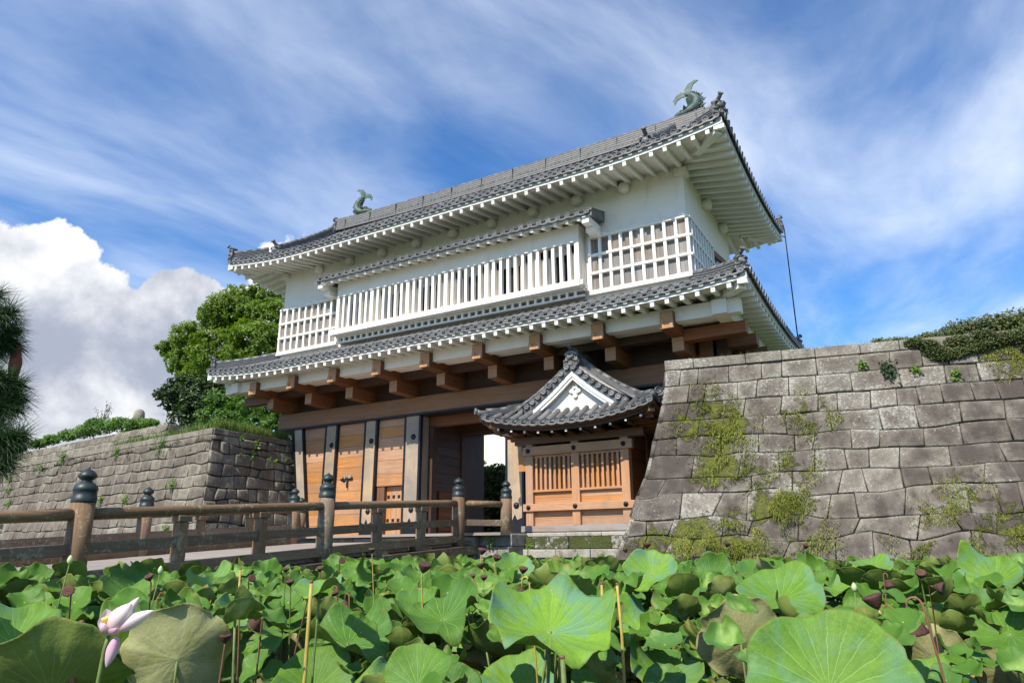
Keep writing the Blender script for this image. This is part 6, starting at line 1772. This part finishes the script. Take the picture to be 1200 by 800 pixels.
while k < 1200:
    x, y = rnd(-12.2, 9), rnd(1.2, 19.3)
    if x > -8 and y > 17.6: continue
    p = V((x, y, rnd(-1.35, -0.84) if y > 3 else rnd(-1.55, -1.15))); q = to_px(p)
    if q is None or q[0] < -150 or q[0] > 1350: continue
    rb = rnd(0.13, 0.30)
    if rb*FPX/q[2] > 26 and q[1]-rb*FPX/q[2] < 790: rb = 22*q[2]/FPX*rnd(0.8, 1.15)
    if rb < 0.06: continue
    kind, n = dress(p); bed_leaf(p, rb, n, kind); k += 1
# leaves seen between the bridge posts, under the deck edge
o = bed.build('lotus_bed', ['lotus_top', 'lotus_back']); tag(o, 'dense bed of smaller lotus leaves filling the moat below the taller ones', 'lotus bed', kind='stuff')

# ---- seed pods ---------------------------------------------------------------
def pod(px, py, t, size, ax, label, smat='stem_y', down=False, open_=True, bend_top=None):
    p = at_dist(px, py, t); th = thing('lotus_seed_pod', label, 'seed pod', (p.x, p.y, WZ)); ax = V(ax).normalized(); m = MB()
    s = size*0.75
    prof = [(0.10*s, 0), (0.16*s, 0.05*s), (0.30*s, 0.22*s), (0.44*s, 0.45*s), (0.54*s, 0.66*s), (0.56*s, 0.74*s), (0.50*s, 0.79*s), (0.25*s, 0.77*s), (0.005, 0.765*s)]
    n = 22; a = ax.orthogonal().normalized(); b = ax.cross(a); vs = []
    for i, (r, h) in enumerate(prof):
        for k in range(n):
            an = 2*PI*k/n; rr = r*(1+(0.07*math.cos(11*an) if 1 < i < 7 else 0)); vs.append(p+ax*(h-0.4*s)+a*(rr*math.cos(an))+b*(rr*math.sin(an)))
    fs_ = [(i*n+k, i*n+(k+1) % n, (i+1)*n+(k+1) % n, (i+1)*n+k) for i in range(len(prof)-1) for k in range(n)]; fs_.append(list(range(n-1, -1, -1)))
    m.add(vs, fs_, 0, None, True); o = m.build('pod', 'pod', th)
    if open_:
        h = MB()
        for rr, cnt in ((0.0, 1), (0.2, 6), (0.38, 11)):
            for k in range(cnt):
                an = 2*PI*k/cnt+rr*3; c = p+ax*(0.375*s)+a*(rr*s*math.cos(an))+b*(rr*s*math.sin(an)); h.lathe(c, [(0.055*s, 0), (0.06*s, 0.02*s), (0.035*s, 0.022*s), (0.03*s, 0.005*s)], 8, ax)
        h.build('seed_hole', 'stem_b', o, base=th['_b'])
    m = MB(); q = p-ax*0.40*s
    b0 = V((p.x+rnd(-.12, .12), p.y+rnd(-.12, .12), WZ-0.2))
    if down:
        sd = V(bend_top)*0.9 if bend_top else V((0.06, 0, 0)); up = -ax
        foot = V((q.x+sd.x*2.2, q.y+0.04, WZ-.2)); h = 0.75*s
        pts = [q]
        for i in range(1, 9):
            a_ = PI*i/8; pts.append(q+up*(h*0.55)+V((0, 0, 1))*(h*0.45*math.sin(a_))+sd*(0.5-0.5*math.cos(a_)))
        e_ = pts[-1]; pts += [e_.lerp(foot, .25)+sd*0.1, e_.lerp(foot, .6)+sd*.1, foot]
    else: pts = [b0, b0.lerp(q, .6)+V((rnd(-.03, .03), 0, 0)), q-ax*0.35*s, q]
    m.tube(pts, 0.0035+0.022*s, 7); m.build('stem', smat, th)
    return th
pod(1025, 705, 4.0, 0.13, (-0.35, -0.1, 1), 'upright brown lotus seed cup on a yellow stalk at the lower right', open_=False)
pod(1069, 732, 3.9, 0.17, (0.15, 0.1, -1), 'large brown lotus seed pod hanging upside down at the lower right', 'stem_b', True, False, (0.09, 0, 0))
pod(301, 729, 4.1, 0.115, (-0.75, 0.1, -0.6), 'ribbed brown lotus seed pod nodding to the left below the bridge', 'stem_b', False, False)
pod(652, 683, 4.2, 0.135, (0.30, -0.75, 0.75), 'open brown lotus seed pod showing its holes above the huge rippled leaf')
pod(612, 696, 4.4, 0.12, (0.1, -0.1, -1), 'brown lotus seed pod bent down behind the huge rippled leaf', 'stem_y', True, False, (0.06, 0, 0))
pod(613, 668, 5.6, 0.085, (0.3, -0.2, 1), 'small brown seed pod standing above the bent-down one')
pod(497, 665, 5.2, 0.12, (0.4, -0.1, 1), 'brown seed cup on a yellow stalk near the end of the bridge', open_=False)
pod(565, 646, 7.0, 0.10, (0.3, -0.1, 1), 'brown seed cup against the pale abutment stones, leftmost of the pair', open_=False)
pod(582, 654, 7.0, 0.10, (0.5, -0.2, 0.9), 'brown seed cup against the plinth, rightmost of the pair', open_=False)
pod(564, 663, 6.6, 0.09, (-0.2, -0.2, 1), 'small brown seed cup below the pair at the plinth', open_=False)
pod(553, 676, 6.0, 0.075, (0.1, -0.3, 1), 'tiny brown seed pod left of the yellow dying leaf')
pod(567, 677, 6.0, 0.07, (0.2, -0.3, 1), 'tiny brown seed pod nearest the yellow dying leaf')
pod(852, 638, 8.0, 0.09, (0.4, -0.1, 1), 'small seed cup against the right rampart below the moss', 'stem', open_=False)
pod(944, 640, 8.0, 0.085, (0.3, -0.2, 1), 'small dark seed cup against the middle of the right rampart', 'stem', open_=False)
pod(758, 639, 8.5, 0.11, (0.2, -0.1, 1), 'dark seed cup at the lower corner of the right rampart', 'stem', open_=False)
pod(733, 645, 8.8, 0.08, (-0.2, -0.1, 1), 'faded seed cup left of the rampart corner', 'stem', open_=False)
pod(1079, 673, 5.2, 0.09, (0.1, -0.6, .8), 'dark open seed pod below the middle of the right rampart', 'stem')
pod(1042, 683, 5.4, 0.085, (0.1, 0, -1), 'seed pod hanging under the high flat leaf', 'stem_b', True, False, (-0.03, 0, 0.0))
pod(1100, 688, 4.8, 0.10, (0.9, -0.2, -0.2), 'shrivelled brown seed pod lying among leaves at the right', 'stem_b', False, False)
pod(404, 707, 4.8, 0.075, (0.1, -.1, -1), 'brown seed pod bowed down right of the yellow stem', 'stem_b', True, False, (0.04, 0, 0))
pod(392, 694, 5.2, 0.06, (0.5, -.1, -.8), 'small brown seed pod above the bowed one by the yellow stem', 'stem_b', True, False, (0.04, 0, 0))
pod(360, 690, 5.0, 0.08, (0.2, -.6, .7), 'dark open seed pod just left of the yellow stem top', 'stem_b')
pod(340, 683, 5.4, 0.075, (0.1, -.3, .9), 'dark seed pod below the bridge edge beam, leftmost in its row', 'stem')
pod(375, 667, 6.2, 0.07, (0.2, -.3, .9), 'dark seed pod in front of the bridge edge beam', 'stem_b')
pod(400, 657, 6.4, 0.075, (0.8, -.3, .4), 'dark seed pod leaning right in front of the bridge edge beam', 'stem_b')
pod(436, 645, 6.6, 0.075, (0.1, -.2, 1), 'dark seed pod on a tall yellow stalk before the bridge rail')
pod(335, 668, 6.0, 0.065, (0.2, -.2, 1), 'dark seed pod on a thin pale stalk before the bridge', 'stem')
pod(294, 678, 5.6, 0.075, (0.9, -.2, .4), 'dark seed pod tipped sideways before the bridge', 'stem_b')
pod(272, 718, 4.4, 0.10, (0.0, -.2, -.9), 'dark brown seed pod beside the pale olive leaf', 'stem_b', True, False, (0.05, 0, 0))
pod(81, 693, 4.2, 0.085, (0.6, -.6, .3), 'torn reddish seed pod at the foot of the nearest bridge post', 'stem_b')
pod(175, 677, 4.8, 0.07, (0.1, -.5, .8), 'dark seed pod right of the nearest bridge post', 'stem_b')
pod(264, 748, 3.9, 0.075, (0.1, -.1, 1), 'closed red-brown bud-like pod right of the pale olive leaf', 'stem_b', open_=False)

# ---- bare stalks -----------------------------------------------------------
def stalk(px, py, t, mat, label, r=0.011, dx=0.0, length=1.4, kink=0.0):
    p = at_dist(px, py, t); b0 = V((p.x+dx, p.y, max(WZ-0.2, p.z-length))); th = thing('lotus_stalk', label, 'stalk', tuple(b0)); m = MB()
    m.tube([b0, b0.lerp(p, .4)+V((kink, 0, 0)), b0.lerp(p, .8)+V((kink*.6, 0, 0)), p], [r*1.05, r, r, r*0.9], 8); m.build('stalk_rod', mat, th)
    if kink or True:
        m = MB(); m.lathe(p, [(r*0.92, -0.008), (r*0.95, 0.003), (r*0.6, 0.006)], 8); m.build('cut_end', 'stem_b', th)
stalk(365, 681, 3.4, 'stem_y', 'tall yellow cut lotus stalk in front of the bridge', 0.009, -0.0)
stalk(96, 728, 2.9, 'stem_b', 'brown bare lotus stalk left of the flower', 0.011, -0.01)
stalk(723, 684, 3.6, 'stem_y', 'thin yellow-brown lotus stalk right of the huge rippled leaf', 0.008, -0.02, kink=0.03)
stalk(659, 769, 2.7, 'stem', 'short cut lotus stalk below the huge rippled leaf', 0.011, 0.05)
stalk(282, 666, 5.0, 'stem_y', 'thin yellow stalk before the bridge foot rail', 0.008, 0.04)
stalk(705, 683, 4.6, 'stem_y', 'pale yellow stalk under the dark fan-shaped leaf', 0.010, 0.01)

# ---- the flower ------------------------------------------------------------
FP = at_dist(138, 727, 2.45)
fl = thing('lotus_flower', 'pale pink lotus flower opening, with one petal hanging down', 'lotus flower', (FP.x, FP.y, WZ))
rv, uv = _r, V((0, 0, 1)); tv = to_cam(FP)
def petal(base, d, n, ln, w, curl, tn):
    """one cupped petal with thickness"""
    d = d.normalized(); sd = d.cross(n).normalized(); n = sd.cross(d).normalized(); m = MB(); vs = []
    nu, nv = 6, 9
    for lay in (0, 1):
        for j in range(nv+1):
            v = j/nv; ww = w*math.sin(PI*min(1, v*0.93+0.07))**0.75*(1-0.25*v); 
            for i in range(nu+1):
                u = i/nu*2-1
                p = base+d*(ln*v)+sd*(ww*0.5*u)+n*(-0.35*ww*(1-u*u)+curl*ln*v*v+0.02*ln*math.sin(v*6)) - n*(0.0025*lay)
                vs.append(p)
    fs_ = []; w_ = nu+1; o2 = (nv+1)*w_
    for j in range(nv):
        for i in range(nu):
            q = (j*w_+i, j*w_+i+1, (j+1)*w_+i+1, (j+1)*w_+i); fs_ += [q, tuple(x+o2 for x in q[::-1])]
    m.add(vs, fs_, 0, [(min(1, tn+0.5*((k % o2)//w_)/nv), 0, 0) for k in range(len(vs))], True)
    return m.build('petal', 'petal', fl)
s = 0.0026
def scr(x, y, z=0): return rv*(x*s)+uv*(-y*s)+tv*(z*s)
c = FP
petal(c+scr(-8, 12), scr(16, -24, 4), -tv, 0.112, 0.080, 0.04, 0.62)       # big upper petal
petal(c+scr(-2, 12), scr(40, -22, 4), -tv-uv*0.3, 0.142, 0.052, 0.08, 0.55)     # long petal to the right
petal(c+scr(-2, 8), scr(24, -34, -10), -tv, 0.115, 0.047, -0.03, 0.35)
petal(c+scr(-14, 14), scr(2, -14, 12), -tv+rv*.5, 0.05, 0.062, -0.25, 0.0)   # curled small front petal
petal(c+scr(-6, 16), scr(6, -12, 12), -tv-rv*.3, 0.052, 0.05, -0.2, 0.0)
petal(c+scr(-10, 12), scr(-6, -20, -14), tv, 0.085, 0.07, 0.1, 0.3)
petal(c+scr(2, 20), scr(-7, 30, 5), -tv-rv*.5, 0.096, 0.044, 0.05, 0.05)     # hanging petal
m = MB(); m.lathe(c+scr(-12, 4), [(0.006, -0.02), (0.014, 0.0), (0.019, 0.02), (0.018, 0.026), (0.002, 0.027)], 14, (uv*.8-rv*.3+tv*.2)); m.build('flower_centre', 'petal_y', fl)
m = MB(); q = c+scr(-9, 18); m.tube([V((q.x-0.05, q.y, WZ-.2)), V((q.x-0.045, q.y, q.z-0.4)), q+scr(-3, 18), q], 0.0075, 8); m.build('stem', 'stem', fl)
for px, py, t, lab in ((82, 656, 4.6, 'pale green lotus bud left of the nearest bridge post'), (188, 668, 5.0, 'small white-green lotus bud before the bridge foot rail'), (1001, 688, 4.6, 'cream lotus bud above the largest bright leaf')):
    p = at_dist(px, py, t); th = thing('lotus_bud', lab, 'lotus bud', (p.x, p.y, WZ)); m = MB()
    m.lathe(p, [(0.004, -0.028), (0.014, -0.014), (0.018, 0.0), (0.013, 0.018), (0.003, 0.032)], 12); m.build('bud', 'bud', th); stem_mesh(p-V((0, 0, .025)), th, 0.004)

for o in list(bpy.data.objects):
    if '_b' in o: del o['_b']
